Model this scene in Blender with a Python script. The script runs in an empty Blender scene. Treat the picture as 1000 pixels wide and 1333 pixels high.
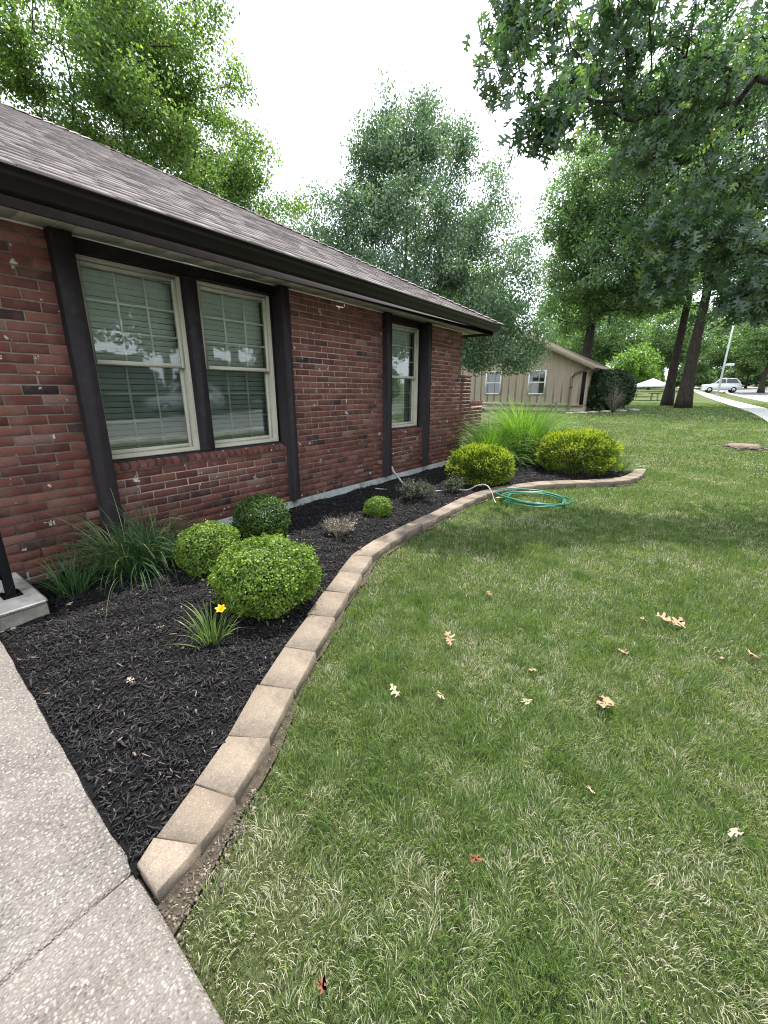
import bpy, math, random
import numpy as np
from mathutils import Vector, Matrix
R = math.radians
random.seed(11); rng = np.random.default_rng(11)
scene = bpy.context.scene
COL = scene.collection
U = random.uniform

# ------------------------------------------------------------------ camera
F, CX, CY, HY, CAMH = 540.0, 500.0, 666.5, 511.0, 1.38
PITCH = math.atan((CY-HY)/F)
YAW = math.atan((920-CX)/(F/math.cos(PITCH)))
FW = np.array([-math.sin(YAW)*math.cos(PITCH), math.cos(YAW)*math.cos(PITCH), -math.sin(PITCH)])
RT = np.array([math.cos(YAW), math.sin(YAW), 0.0])
UP = np.cross(RT, FW)
cd = bpy.data.cameras.new('camera'); cam = bpy.data.objects.new('camera', cd); COL.objects.link(cam)
cd.sensor_fit = 'HORIZONTAL'; cd.sensor_width = 36; cd.lens = F/1000*36; cd.clip_start = 0.02; cd.clip_end = 2000
cam.matrix_world = Matrix(((RT[0], UP[0], -FW[0], 0), (RT[1], UP[1], -FW[1], 0), (RT[2], UP[2], -FW[2], CAMH), (0, 0, 0, 1)))
scene.camera = cam

def ss(a, b, x):
    t = np.clip((x-a)/(b-a), 0, 1); return t*t*(3-2*t)
def gz(x, y):
    """height of the terrain"""
    y = np.asarray(y, float)
    z = .5*ss(8, 26, y) + .008*np.maximum(y-26, 0)
    t = np.clip(y, 40, 75)-40
    return z + .0004*t*t + .02*np.maximum(y-75, 0)
def G(px, py, dz=0.0):
    """where the photo's pixel meets the ground"""
    d = FW*F + RT*(px-CX) - UP*(py-CY); d /= np.linalg.norm(d); t = .5
    while t < 300:
        p = np.array([0, 0, CAMH]) + d*t
        if p[2] < gz(p[0], p[1])+dz: break
        t += .004+t*.0005
    return p

# ------------------------------------------------------------------ mesh helpers
class MB:
    def __init__(s): s.v = []; s.f = []; s.t = []
    def add(s, vs, fs, tint=.5):
        o = len(s.v); s.v += [tuple(v) for v in vs]; s.f += [tuple(i+o for i in f) for f in fs]
        s.t += [tint]*len(vs) if not isinstance(tint, (list, tuple)) else list(tint)
    def box(s, x0, x1, y0, y1, z0, z1, tint=.5, c=0.0):
        x0, x1 = min(x0, x1), max(x0, x1); y0, y1 = min(y0, y1), max(y0, y1)
        if c <= 0:
            s.add([(x0,y0,z0),(x1,y0,z0),(x1,y1,z0),(x0,y1,z0),(x0,y0,z1),(x1,y0,z1),(x1,y1,z1),(x0,y1,z1)],
                  [(0,3,2,1),(4,5,6,7),(0,1,5,4),(1,2,6,5),(2,3,7,6),(3,0,4,7)], tint); return
        vs = []
        for sx in (0,1):
            for sy in (0,1):
                for sz in (0,1):
                    X=(x0,x1)[sx]; Y=(y0,y1)[sy]; Z=(z0,z1)[sz]
                    dx=c if sx==0 else -c; dy=c if sy==0 else -c; dz=c if sz==0 else -c
                    vs += [(X,Y+dy,Z+dz),(X+dx,Y,Z+dz),(X+dx,Y+dy,Z)]
        i = lambda sx,sy,sz,k: (sx*4+sy*2+sz)*3+k
        fs = [(i(0,0,0,0),i(0,0,1,0),i(0,1,1,0),i(0,1,0,0)), (i(1,0,0,0),i(1,1,0,0),i(1,1,1,0),i(1,0,1,0)),
              (i(0,0,0,1),i(1,0,0,1),i(1,0,1,1),i(0,0,1,1)), (i(0,1,0,1),i(0,1,1,1),i(1,1,1,1),i(1,1,0,1)),
              (i(0,0,0,2),i(0,1,0,2),i(1,1,0,2),i(1,0,0,2)), (i(0,0,1,2),i(1,0,1,2),i(1,1,1,2),i(0,1,1,2))]
        for a in (0,1):
            for b in (0,1):
                fs.append((i(0,a,b,1),i(1,a,b,1),i(1,a,b,2),i(0,a,b,2)))
                fs.append((i(a,0,b,0),i(a,1,b,0),i(a,1,b,2),i(a,0,b,2)))
                fs.append((i(a,b,0,0),i(a,b,1,0),i(a,b,1,1),i(a,b,0,1)))
                for d in (0,1): fs.append((i(a,b,d,0),i(a,b,d,1),i(a,b,d,2)))
        s.add(vs, fs, tint)
    def tube(s, pts, rad, k=8, tint=.5, cap=True):
        pts = [Vector(p) for p in pts]; n = len(pts)
        if not hasattr(rad, '__len__'): rad = [rad]*n
        ref = Vector((0,0,1)) if abs((pts[-1]-pts[0]).normalized().z) < .9 else Vector((1,0,0))
        vs = []
        for j, p in enumerate(pts):
            d = (pts[min(j+1,n-1)]-pts[max(j-1,0)]).normalized()
            u = d.cross(ref)
            if u.length < 1e-4: u = d.cross(Vector((.3,1,0)))
            u.normalize(); w = u.cross(d)
            for q in range(k):
                a = 2*math.pi*q/k; vs.append(p+(u*math.cos(a)+w*math.sin(a))*rad[j])
        fs = [(j*k+q, j*k+(q+1)%k, (j+1)*k+(q+1)%k, (j+1)*k+q) for j in range(n-1) for q in range(k)]
        if cap: fs += [tuple(range(k-1,-1,-1)), tuple((n-1)*k+q for q in range(k))]
        s.add(vs, fs, tint)
    def lathe(s, prof, c=(0,0,0), k=16, tint=.5):
        vs = [(c[0]+r*math.cos(2*math.pi*q/k), c[1]+r*math.sin(2*math.pi*q/k), c[2]+z) for r, z in prof for q in range(k)]
        fs = [(j*k+q, j*k+(q+1)%k, (j+1)*k+(q+1)%k, (j+1)*k+q) for j in range(len(prof)-1) for q in range(k)]
        fs += [tuple(range(k-1,-1,-1)), tuple((len(prof)-1)*k+q for q in range(k))]
        s.add(vs, fs, tint)
    def build(s, name, m, parent=None, smooth=False):
        return npmesh(name, np.array(s.v, float), s.f, m, parent, np.array(s.t), smooth)

def npmesh(name, V, faces, m, parent=None, tint=None, smooth=False):
    """faces: list of tuples or a list of int arrays (n,k)"""
    me = bpy.data.meshes.new(name)
    if len(faces) and isinstance(faces[0], np.ndarray):
        li = np.concatenate([f.ravel() for f in faces]); ln = np.concatenate([np.full(len(f), f.shape[1]) for f in faces])
    else:
        li = np.array([i for f in faces for i in f], dtype=np.int32); ln = np.array([len(f) for f in faces])
    ls = np.concatenate([[0], np.cumsum(ln)[:-1]]).astype(np.int32)
    me.vertices.add(len(V)); me.vertices.foreach_set('co', np.ascontiguousarray(V, dtype=np.float32).ravel())
    me.loops.add(len(li)); me.loops.foreach_set('vertex_index', li.astype(np.int32))
    me.polygons.add(len(ls)); me.polygons.foreach_set('loop_start', ls)
    try: me.polygons.foreach_set('loop_total', ln.astype(np.int32))
    except Exception: pass
    if smooth: me.polygons.foreach_set('use_smooth', np.ones(len(ls), dtype=bool))
    me.update(calc_edges=True)
    if tint is not None:
        a = me.attributes.new('tint', 'FLOAT', 'POINT'); a.data.foreach_set('value', np.asarray(tint, dtype=np.float32))
    me.validate()
    me.materials.append(m)
    o = bpy.data.objects.new(name, me); COL.objects.link(o)
    if parent is not None: o.parent = parent
    return o

def tag(o, label=None, cat=None, group=None, kind=None):
    if label: o['label'] = label
    if cat: o['category'] = cat
    if group: o['group'] = group
    if kind: o['kind'] = kind
    return o
def thing(name, label, cat, loc=(0,0,0), rz=0, group=None):
    o = bpy.data.objects.new(name, None); COL.objects.link(o); o.location = loc; o.rotation_euler = (0,0,rz)
    o.empty_display_size = .2
    return tag(o, label, cat, group)
def dup(root, loc, rz=0, scale=1.0, label=None, group=None):
    def cp(o, par):
        c = o.copy(); COL.objects.link(c)
        if par is not None: c.parent = par
        for ch in kids.get(o.name, []): cp(ch, c)
        return c
    kids = {}
    for o in COL.objects:
        if o.parent: kids.setdefault(o.parent.name, []).append(o)
    r = cp(root, None); r.location = loc; r.rotation_euler = (0,0,rz); r.scale = (scale,)*3
    if label: r['label'] = label
    if group: r['group'] = group
    return r

# ------------------------------------------------------------------ materials
def newmat(name):
    m = bpy.data.materials.new(name); m.use_nodes = True; nt = m.node_tree; nt.nodes.clear()
    return m, nt, nt.nodes.new('ShaderNodeOutputMaterial')
def nd(nt, t, **kw):
    n = nt.nodes.new(t)
    for k, v in kw.items():
        if k in n.inputs.keys(): n.inputs[k].default_value = v
        else: setattr(n, k, v)
    return n
def ramp(nt, fac, stops):
    r = nt.nodes.new('ShaderNodeValToRGB'); e = r.color_ramp.elements
    while len(e) < len(stops): e.new(.5)
    for q, (p, c) in zip(e, stops):
        q.position = p; q.color = (*c, 1) if hasattr(c, '__len__') else (c, c, c, 1)
    if fac is not None: nt.links.new(fac, r.inputs[0])
    return r.outputs[0]
def mix(nt, fac, a, b, mode='MIX'):
    n = nt.nodes.new('ShaderNodeMix'); n.data_type = 'RGBA'; n.blend_type = mode
    for s, v in ((n.inputs[0], fac), (n.inputs[6], a), (n.inputs[7], b)):
        if isinstance(v, bpy.types.NodeSocket): nt.links.new(v, s)
        elif hasattr(v, '__len__'): s.default_value = (*v, 1)
        else: s.default_value = v
    return n.outputs[2]
def math_(nt, op, a, b=0.0):
    n = nt.nodes.new('ShaderNodeMath'); n.operation = op
    for s, v in ((n.inputs[0], a), (n.inputs[1], b)):
        if isinstance(v, bpy.types.NodeSocket): nt.links.new(v, s)
        else: s.default_value = v
    return n.outputs[0]
def noise(nt, scale, detail=4, rough=.55, vec=None, out='Fac'):
    n = nd(nt, 'ShaderNodeTexNoise', Scale=scale, Detail=detail, Roughness=rough)
    if vec is None:
        tc = nt.nodes.new('ShaderNodeTexCoord'); vec = tc.outputs['Object']
    nt.links.new(vec, n.inputs['Vector']); return n.outputs[out]
def tintv(nt): return nd(nt, 'ShaderNodeAttribute', attribute_name='tint').outputs['Fac']
def princ(nt, color, rough=.8, spec=.3, metal=0, normal=None):
    b = nd(nt, 'ShaderNodeBsdfPrincipled'); b.inputs['Roughness'].default_value = rough if not isinstance(rough, bpy.types.NodeSocket) else .5
    if isinstance(rough, bpy.types.NodeSocket): nt.links.new(rough, b.inputs['Roughness'])
    b.inputs['Specular IOR Level'].default_value = spec; b.inputs['Metallic'].default_value = metal
    if isinstance(color, bpy.types.NodeSocket): nt.links.new(color, b.inputs['Base Color'])
    else: b.inputs['Base Color'].default_value = (*color, 1)
    if normal is not None: nt.links.new(normal, b.inputs['Normal'])
    return b
def bump(nt, h, strength=.4, dist=.01):
    b = nd(nt, 'ShaderNodeBump', Strength=strength, Distance=dist); nt.links.new(h, b.inputs['Height']); return b.outputs[0]
def plain(name, col, rough=.6, spec=.4, var=.2, scale=8, metal=0, bumps=0.0, bscale=60, dirt=None):
    """one colour with a little wear"""
    m, nt, out = newmat(name)
    n = noise(nt, scale, 5)
    c = ramp(nt, n, [(.3, tuple(x*(1-var) for x in col)), (.7, tuple(min(1, x*(1+var)) for x in col))])
    if dirt: c = mix(nt, ramp(nt, noise(nt, dirt[1], 6, .65), [(.52, 0), (.72, 1)]), c, dirt[0])
    nm = bump(nt, noise(nt, bscale, 3), bumps, .004) if bumps else None
    b = princ(nt, c, rough, spec, metal, nm); nt.links.new(b.outputs[0], out.inputs[0]); return m
def leafmat(name, stops, trans=.35, rough=.45, spec=.4, tcol=1.5, cluster=0.0):
    m, nt, out = newmat(name)
    c = ramp(nt, tintv(nt), stops)
    b = princ(nt, c, rough, spec)
    t = nd(nt, 'ShaderNodeBsdfTranslucent')
    tc = mix(nt, 1.0, c, (tcol*1.05, tcol*1.2, tcol*.5), 'MULTIPLY'); nt.links.new(tc, t.inputs[0])
    mx = nd(nt, 'ShaderNodeMixShader', ); mx.inputs[0].default_value = trans
    nt.links.new(b.outputs[0], mx.inputs[1]); nt.links.new(t.outputs[0], mx.inputs[2])
    nt.links.new(mx.outputs[0], out.inputs[0]); return m

def mat_brick():
    m, nt, out = newmat('old red brick')
    t = tintv(nt)
    c = ramp(nt, t, [(0, (.02,.016,.018)), (.018, (.05,.028,.028)), (.06, (.10,.034,.029)), (.45, (.148,.048,.037)), (.75, (.185,.064,.049)), (.94, (.225,.092,.068)), (.98, (.24,.14,.12))])
    c = mix(nt, ramp(nt, noise(nt, 45, 6, .7), [(.35, .0), (.75, .55)]), c, (.09,.05,.045))
    c = mix(nt, ramp(nt, noise(nt, 7, 5, .6), [(.45, 0), (.72, .5)]), c, (.22,.13,.105))
    w = ramp(nt, noise(nt, 9.5, 5, .6), [(.645, 0), (.662, 1)])
    c = mix(nt, w, c, (.50,.46,.42))
    h = math_(nt, 'ADD', noise(nt, 90, 6, .7), math_(nt, 'MULTIPLY', noise(nt, 22, 3), .8))
    b = princ(nt, c, .9, .2, 0, bump(nt, h, .7, .006)); nt.links.new(b.outputs[0], out.inputs[0]); return m
def mat_roof():
    m, nt, out = newmat('weathered shingle')
    c = ramp(nt, tintv(nt), [(0, (.15,.13,.125)), (.5, (.28,.245,.238)), (1, (.42,.375,.365))])
    c = mix(nt, ramp(nt, noise(nt, 130, 3, .8), [(.35, .0), (.7, .6)]), c, (.085,.07,.07))
    c = mix(nt, ramp(nt, noise(nt, 260, 2, .8), [(.55, .0), (.75, .5)]), c, (.45,.41,.4))
    b = princ(nt, c, .95, .2, 0, bump(nt, noise(nt, 160, 4, .8), .6, .004)); nt.links.new(b.outputs[0], out.inputs[0]); return m
def mat_concrete_agg():
    m, nt, out = newmat('exposed aggregate concrete')
    tc = nt.nodes.new('ShaderNodeTexCoord')
    dn = noise(nt, 60, 2, .5, tc.outputs['Object'], 'Color')
    vec = mix(nt, .012, tc.outputs['Object'], dn)
    v = nd(nt, 'ShaderNodeTexVoronoi', Scale=120.0, Randomness=1.0); nt.links.new(vec, v.inputs['Vector'])
    v2 = nd(nt, 'ShaderNodeTexVoronoi', Scale=240.0); nt.links.new(vec, v2.inputs['Vector'])
    sep = nt.nodes.new('ShaderNodeSeparateColor'); nt.links.new(v.outputs['Color'], sep.inputs[0])
    peb = ramp(nt, sep.outputs[0], [(0, (.06,.052,.046)), (.3, (.14,.125,.112)), (.65, (.212,.192,.174)), (1, (.33,.305,.28))])
    gap = ramp(nt, v.outputs['Distance'], [(.32, 0), (.62, 1)])
    c = mix(nt, gap, peb, (.132,.118,.106))
    c = mix(nt, ramp(nt, noise(nt, 30, 4, .7), [(.45, 0), (.8, .5)]), c, (.2,.17,.15))
    c = mix(nt, ramp(nt, noise(nt, 2.2, 4), [(.45, 0), (.8, .35)]), c, (.38,.345,.315))
    h = math_(nt, 'SUBTRACT', noise(nt, 55, 4, .7), math_(nt, 'MULTIPLY', v.outputs['Distance'], .9))
    b = princ(nt, c, .85, .3, 0, bump(nt, h, .75, .007)); nt.links.new(b.outputs[0], out.inputs[0]); return m
def mat_stone():
    m, nt, out = newmat('tan split concrete block')
    o = nd(nt, 'ShaderNodeObjectInfo')
    c = ramp(nt, o.outputs['Random'], [(0, (.20,.16,.122)), (.5, (.255,.208,.16)), (1, (.31,.255,.2))])
    c = mix(nt, ramp(nt, noise(nt, 120, 5, .8), [(.35, .6), (.62, 0)]), c, (.16,.12,.09))
    c = mix(nt, ramp(nt, noise(nt, 200, 2, .6), [(.6, 0), (.7, .6)]), c, (.45,.38,.31))
    c = mix(nt, ramp(nt, noise(nt, 9, 6, .75), [(.46, 0), (.7, .75)]), c, (.12,.098,.08))
    h = math_(nt, 'ADD', noise(nt, 140, 5, .8), noise(nt, 30, 3))
    b = princ(nt, c, .92, .2, 0, bump(nt, h, .65, .006)); nt.links.new(b.outputs[0], out.inputs[0]); return m
def mat_ground():
    m, nt, out = newmat('lawn soil')
    a = noise(nt, .35, 6, .65); b_ = noise(nt, 3.2, 6, .7); f = noise(nt, 70, 4, .8)
    c = ramp(nt, b_, [(.3, (.07,.12,.03)), (.5, (.11,.165,.052)), (.68, (.175,.20,.09))])
    c = mix(nt, ramp(nt, a, [(.40, 0), (.66, .7)]), c, (.19,.165,.085))
    c = mix(nt, ramp(nt, f, [(.4, .75), (.62, 0)]), c, (.04,.055,.018))
    b = princ(nt, c, .95, .1, 0, bump(nt, math_(nt, 'ADD', f, noise(nt, 14, 4, .7)), 1.0, .05)); nt.links.new(b.outputs[0], out.inputs[0]); return m
def mat_glass(name, tcol, rough=.02):
    m, nt, out = newmat(name)
    tr = nd(nt, 'ShaderNodeBsdfTransparent'); tr.inputs[0].default_value = (*tcol, 1)
    gl = nd(nt, 'ShaderNodeBsdfGlossy'); gl.inputs['Roughness'].default_value = rough; gl.inputs[0].default_value = (.95,1,.98,1)
    nm = bump(nt, noise(nt, 2.3, 2), .025, .05); nt.links.new(nm, gl.inputs['Normal'])
    fr = nd(nt, 'ShaderNodeFresnel', IOR=1.55)
    fac = math_(nt, 'MINIMUM', math_(nt, 'MULTIPLY', fr.outputs[0], 1.8), .9)
    fac = math_(nt, 'ADD', fac, .03)
    mx = nd(nt, 'ShaderNodeMixShader'); nt.links.new(fac, mx.inputs[0])
    nt.links.new(tr.outputs[0], mx.inputs[1]); nt.links.new(gl.outputs[0], mx.inputs[2]); nt.links.new(mx.outputs[0], out.inputs[0]); return m
def mat_tint(name, stops, rough=.9, spec=.2, bumps=0, bscale=80, nvar=None):
    m, nt, out = newmat(name)
    c = ramp(nt, tintv(nt), stops)
    if nvar: c = mix(nt, ramp(nt, noise(nt, nvar[1], 5, .7), [(.4, nvar[2]), (.65, 0)]), c, nvar[0])
    b = princ(nt, c, rough, spec, 0, bump(nt, noise(nt, bscale, 5, .75), bumps, .02) if bumps else None)
    nt.links.new(b.outputs[0], out.inputs[0]); return m
def mat_bark(name, a, b_):
    m, nt, out = newmat(name)
    tc = nt.nodes.new('ShaderNodeTexCoord'); mp = nd(nt, 'ShaderNodeMapping'); mp.inputs['Scale'].default_value = (9, 9, 1.6)
    nt.links.new(tc.outputs['Object'], mp.inputs[0])
    n = noise(nt, 2.2, 6, .7, mp.outputs[0])
    c = ramp(nt, n, [(.35, a), (.65, b_)])
    b = princ(nt, c, .95, .15, 0, bump(nt, n, 1.0, .06)); nt.links.new(b.outputs[0], out.inputs[0]); return m
def mat_siding():
    m, nt, out = newmat('tan board siding')
    tc = nt.nodes.new('ShaderNodeTexCoord'); mp = nd(nt, 'ShaderNodeMapping'); mp.inputs['Scale'].default_value = (6, 6, .5)
    nt.links.new(tc.outputs['Object'], mp.inputs[0])
    c = ramp(nt, noise(nt, 2, 6, .6, mp.outputs[0]), [(.3, (.36,.29,.22)), (.7, (.47,.39,.305))])
    b = princ(nt, c, .8, .2); nt.links.new(b.outputs[0], out.inputs[0]); return m
def mat_soil(name, a, b_, sc=60):
    m, nt, out = newmat(name)
    c = ramp(nt, noise(nt, sc, 6, .75), [(.35, a), (.7, b_)])
    b = princ(nt, c, .95, .15, 0, bump(nt, noise(nt, sc*.8, 6, .8), 1.0, .03)); nt.links.new(b.outputs[0], out.inputs[0]); return m

BRICK = mat_brick(); MORTAR = plain('mortar', (.33,.275,.24), .95, .1, .25, 12, bumps=.6, bscale=180)
ROOF = mat_roof(); AGG = mat_concrete_agg(); STONE = mat_stone(); GROUND = mat_ground()
CONC = plain('old concrete', (.36,.335,.30), .9, .2, .25, 6, bumps=.5, bscale=120, dirt=((.13,.125,.11), 3.5))
FOUND = plain('foundation concrete', (.33,.34,.33), .9, .2, .2, 5, bumps=.4, bscale=90, dirt=((.17,.17,.16), 9))
TRIM = plain('dark brown trim paint', (.017,.0125,.0135), .55, .18, .2, 5, bumps=.15, bscale=40, dirt=((.03,.024,.024), 14))
GUTTER = plain('brown aluminium gutter', (.016,.0122,.0135), .45, .22, .15, 3)
SOFFIT = plain('soffit paint', (.47,.45,.40), .6, .3, .12, 4)
WHITE = plain('white vinyl', (.75,.75,.72), .45, .4, .06, 5)
VINYL = plain('almond vinyl', (.42,.39,.305), .45, .4, .08, 6, dirt=((.36,.34,.27), 11))
BACKING = plain('blind cord side', (.22,.235,.22), .8, .1, .1)
GRID = plain('window grille', (.85,.86,.80), .5, .3, .05)
BLIND = plain('blind slats', (.60,.63,.60), .7, .2, .1, 3)
GLASS = mat_glass('window glass', (.90,.95,.92)); GLASSLOW = mat_glass('screened glass', (.62,.68,.67), .03)
FARGLASS = mat_glass('far glass', (.4,.45,.48))
BLACK = plain('black iron', (.004,.004,.0045), .6, .1, .1)
DARK = plain('recess shade and vent dark', (.015,.015,.017), .9, .1, .1)
MULCH = mat_tint('dyed mulch chips', [(0, (.007,.0065,.0075)), (.6, (.016,.0145,.0155)), (.955, (.036,.032,.032)), (.985, (.10,.08,.065)), (1, (.2,.16,.125))], .75, .35)
BED = mat_soil('dyed mulch', (.006,.0055,.006), (.02,.018,.018), 70)
SOIL = mat_soil('bare soil', (.06,.047,.034), (.17,.14,.105), 45)
PEB = mat_tint('pebbles', [(0, (.05,.04,.03)), (.8, (.12,.095,.072)), (1, (.22,.185,.145))], .85, .3)
GRASS = leafmat('grass blades', [(0, (.05,.10,.025)), (.3, (.13,.195,.055)), (.55, (.22,.285,.10)), (.66, (.305,.345,.175)), (.72, (.37,.35,.24)), (1, (.53,.49,.38))], .3, .38, .4, 1.3)
BARK = mat_bark('bark', (.045,.036,.03), (.15,.12,.10)); BARKD = mat_bark('dark bark', (.028,.023,.02), (.085,.068,.056))
TWIG = plain('twigs', (.05,.042,.03), .9, .1, .3, 20)
ASPHALT = plain('street asphalt', (.20,.20,.205), .9, .2, .15, 2, bumps=.4, bscale=60)
PAVE = plain('sidewalk concrete', (.52,.50,.46), .9, .2, .12, 2)
SIDING = mat_siding(); TANTRIM = plain('tan trim', (.36,.29,.22), .7, .3, .1); TANFOUND = plain('tan foundation', (.46,.40,.31), .9, .2, .12)
FARROOF = plain('far roof shingles', (.17,.13,.11), .95, .1, .3, 6)

# ------------------------------------------------------------------ terrain
def borderX(Y, L):
    return np.interp(Y, [p[1] for p in L], [p[0] for p in L])
INNER = [(-1.105,.272),(-1.176,.404),(-1.265,.64),(-1.42,.885),(-1.553,1.118),(-1.66,1.35),(-1.78,1.62),(-1.955,1.98),(-2.195,2.52),(-2.235,2.80),(-2.262,3.3),(-2.28,3.9),(-2.325,4.9),(-2.30,5.4),(-2.17,5.75),(-2.0,6.12),(-1.686,6.62),(-1.25,7.02),(-.95,7.4),(-.79,7.95),(-.80,8.55)]
OUTER = [(-.985,.272),(-1.021,.463),(-1.119,.722),(-1.25,.95),(-1.381,1.192),(-1.50,1.428),(-1.625,1.69),(-1.80,2.06),(-2.02,2.56),(-2.06,2.80),(-2.10,3.2),(-2.125,3.7),(-2.15,4.6),(-2.135,5.2),(-2.02,5.62),(-1.86,5.98),(-1.55,6.44),(-1.12,6.86),(-.77,7.26),(-.61,7.88),(-.64,8.65)]
WALLX = -3.73
def walkY(x): return .248 - .048*(np.asarray(x)+.644)

xs = np.unique(np.concatenate([np.linspace(-260,-20,25), np.linspace(-20,14,69), np.linspace(14,260,25)]))
ys = np.unique(np.concatenate([np.linspace(-160,-8,16), np.linspace(-8,90,140), np.linspace(90,420,34)]))
XX, YY = np.meshgrid(xs, ys); ZZ = gz(XX, YY) - .012
nx = len(xs); I = np.arange(len(ys)-1)[:,None]*nx + np.arange(nx-1)[None,:]
Q = np.stack([I, I+1, I+nx+1, I+nx], -1).reshape(-1,4)
tag(npmesh('lawn', np.stack([XX,YY,ZZ],-1).reshape(-1,3), [Q], GROUND, smooth=True), kind='structure')

def ribbon(name, m, left, right, dz, kind='structure'):
    n = len(left); V = []
    for l, r in zip(left, right):
        V += [(l[0], l[1], float(gz(*l))+dz), (r[0], r[1], float(gz(*r))+dz)]
    o = npmesh(name, np.array(V), [(2*i, 2*i+1, 2*i+3, 2*i+2) for i in range(n-1)], m); return tag(o, kind=kind)
def swx(y): return 2.75 - .0006*np.maximum(y, 0)**2
Ys = np.concatenate([np.linspace(-60,0,10), np.linspace(3,120,50)])
ribbon('sidewalk', PAVE, [(swx(y)-.6, y) for y in Ys], [(swx(y)+.6, y) for y in Ys], .014)
ribbon('street', ASPHALT, [(swx(y)+2.6, y) for y in Ys], [(swx(y)+11.2, y) for y in Ys], .006)
mb = MB()
for off in (2.45, 11.2):
    for a, b in zip(Ys[:-1], Ys[1:]):
        z0 = float(gz(0,a)); z1 = float(gz(0,b)); xa = swx(a)+off; xb = swx(b)+off
        mb.add([(xa,a,z0-.05),(xa+.16,a,z0-.05),(xa+.16,a,z0+.11),(xa,a,z0+.11),(xb,b,z1-.05),(xb+.16,b,z1-.05),(xb+.16,b,z1+.11),(xb,b,z1+.11)],
               [(3,2,6,7),(0,3,7,4),(2,1,5,6)])
tag(mb.build('kerb', PAVE), kind='structure')

# front walk: two slabs with a joint
mb = MB()
def slab(x0, x1):
    c = .018; z = .035
    y1a, y1b = float(walkY(x0)), float(walkY(x1)); y0 = -1.45
    vs = [(x0,y0,-.06),(x1,y0,-.06),(x1,y1b,-.06),(x0,y1a,-.06),(x0,y0,z-c),(x1,y0,z-c),(x1,y1b,z-c),(x0,y1a,z-c),
          (x0+c*.5,y0+c,z),(x1-c*.5,y0+c,z),(x1-c*.5,y1b-c,z),(x0+c*.5,y1a-c,z)]
    mb.add(vs, [(0,1,5,4),(1,2,6,5),(2,3,7,6),(3,0,4,7),(4,5,9,8),(5,6,10,9),(6,7,11,10),(7,4,8,11),(8,9,10,11)])
slab(-3.07, -1.122); slab(-1.112, .55); slab(.56, 2.2)
tag(mb.build('front_walk', AGG), kind='structure')

# soil strip outside the border and at the walk's corner
left = [(borderX(y, OUTER)-.04, y) for y in np.linspace(.12,8.4,60)]
right = [(borderX(y, OUTER)+.025+.07*max(0,1-(y-.2)/.6)+.02*math.sin(y*9)+.015*math.sin(y*23), y) for y in np.linspace(.12,8.4,60)]
ribbon('bare_soil', SOIL, left, right, .006)

# mulch bed sheet
rows = []
for Y in np.linspace(.22, 8.5, 110):
    x0 = -3.1 if Y < .66 else (-3.74 if Y < 7.42 else -5.2); x1 = float(borderX(Y, INNER))+.02
    rows.append([(x0+(x1-x0)*u, Y) for u in np.linspace(0,1,40)])
P = np.array(rows).reshape(-1,2)
P[:,1] = np.maximum(P[:,1], walkY(P[:,0])-.01)
def bedz(x, y):
    e = np.clip((borderX(y, INNER)-x)/.25, 0, 1)*np.where(y < .9, np.clip((x+3.06)/.3, 0, 1), 1)
    return .03 + .035*e*np.clip((y-.25)/.3, 0, 1) + .008*np.sin(x*13+y*7)+.006*np.sin(x*29-y*17)
Zb = bedz(P[:,0], P[:,1])
I = np.arange(109)[:,None]*40 + np.arange(39)[None,:]
tag(npmesh('mulch_bed', np.column_stack([P, Zb]), [np.stack([I,I+1,I+41,I+40],-1).reshape(-1,4)], BED, smooth=True), kind='structure')

def inbed(x, y):
    lo = np.where(y < .66, -3.05, np.where(y < 7.42, -3.70, -5.0))
    return (x > lo) & (x < borderX(y, INNER)-.005) & (y > walkY(x)) & (y < 8.45)
def chips(n, ylo, yhi, lmin, lmax):
    x = rng.uniform(-3.8, -.7, n); y = rng.uniform(ylo, yhi, n); k = inbed(x, y); x, y = x[k], y[k]; n = len(x)
    L = rng.uniform(lmin, lmax, n)*rng.uniform(.6,1.3,n); W = L*rng.uniform(.10,.34,n); T = W*rng.uniform(.25,.6,n)
    a = rng.uniform(0, 2*np.pi, n); el = rng.normal(0,.42,n)
    d = np.stack([np.cos(a)*np.cos(el), np.sin(a)*np.cos(el), np.sin(el)], -1)
    s_ = np.stack([-np.sin(a), np.cos(a), rng.normal(0,.35,n)], -1); nrm = np.cross(d, s_)
    c = np.stack([x, y, bedz(x,y)+rng.uniform(0,.016,n)], -1)
    tm = np.array([(-.5,-.4,0),(-.4,.5,0),(-.45,0,.9),(.5,-.25,0),(.42,.35,0),(.4,.05,.8)])
    V = c[:,None,:] + tm[None,:,0:1]*(d*L[:,None])[:,None,:] + tm[None,:,1:2]*(s_*W[:,None])[:,None,:] + tm[None,:,2:3]*(nrm*T[:,None])[:,None,:]
    b = np.arange(n)[:,None]*6
    tri = np.concatenate([b+np.array([[0,1,2]]), b+np.array([[3,5,4]])]); quad = np.concatenate([b+np.array([[0,3,4,1]]), b+np.array([[1,4,5,2]]), b+np.array([[2,5,3,0]])])
    return V.reshape(-1,3), tri, quad, np.repeat(rng.uniform(0,1,n)**.8, 6)
parts = [chips(75000, .2, 2.6, .008, .036), chips(42000, 2.4, 8.45, .018, .05)]
o = 0; VV=[]; TT=[]; QQ=[]; tt=[]
for V, t, q, ti in parts:
    VV.append(V); TT.append(t+o); QQ.append(q+o); tt.append(ti); o += len(V)
tag(npmesh('mulch', np.concatenate(VV), [np.concatenate(TT), np.concatenate(QQ)], MULCH, None, np.concatenate(tt)), 'loose shredded black mulch covering the bed along the brick wall', 'mulch', kind='stuff')

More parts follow.
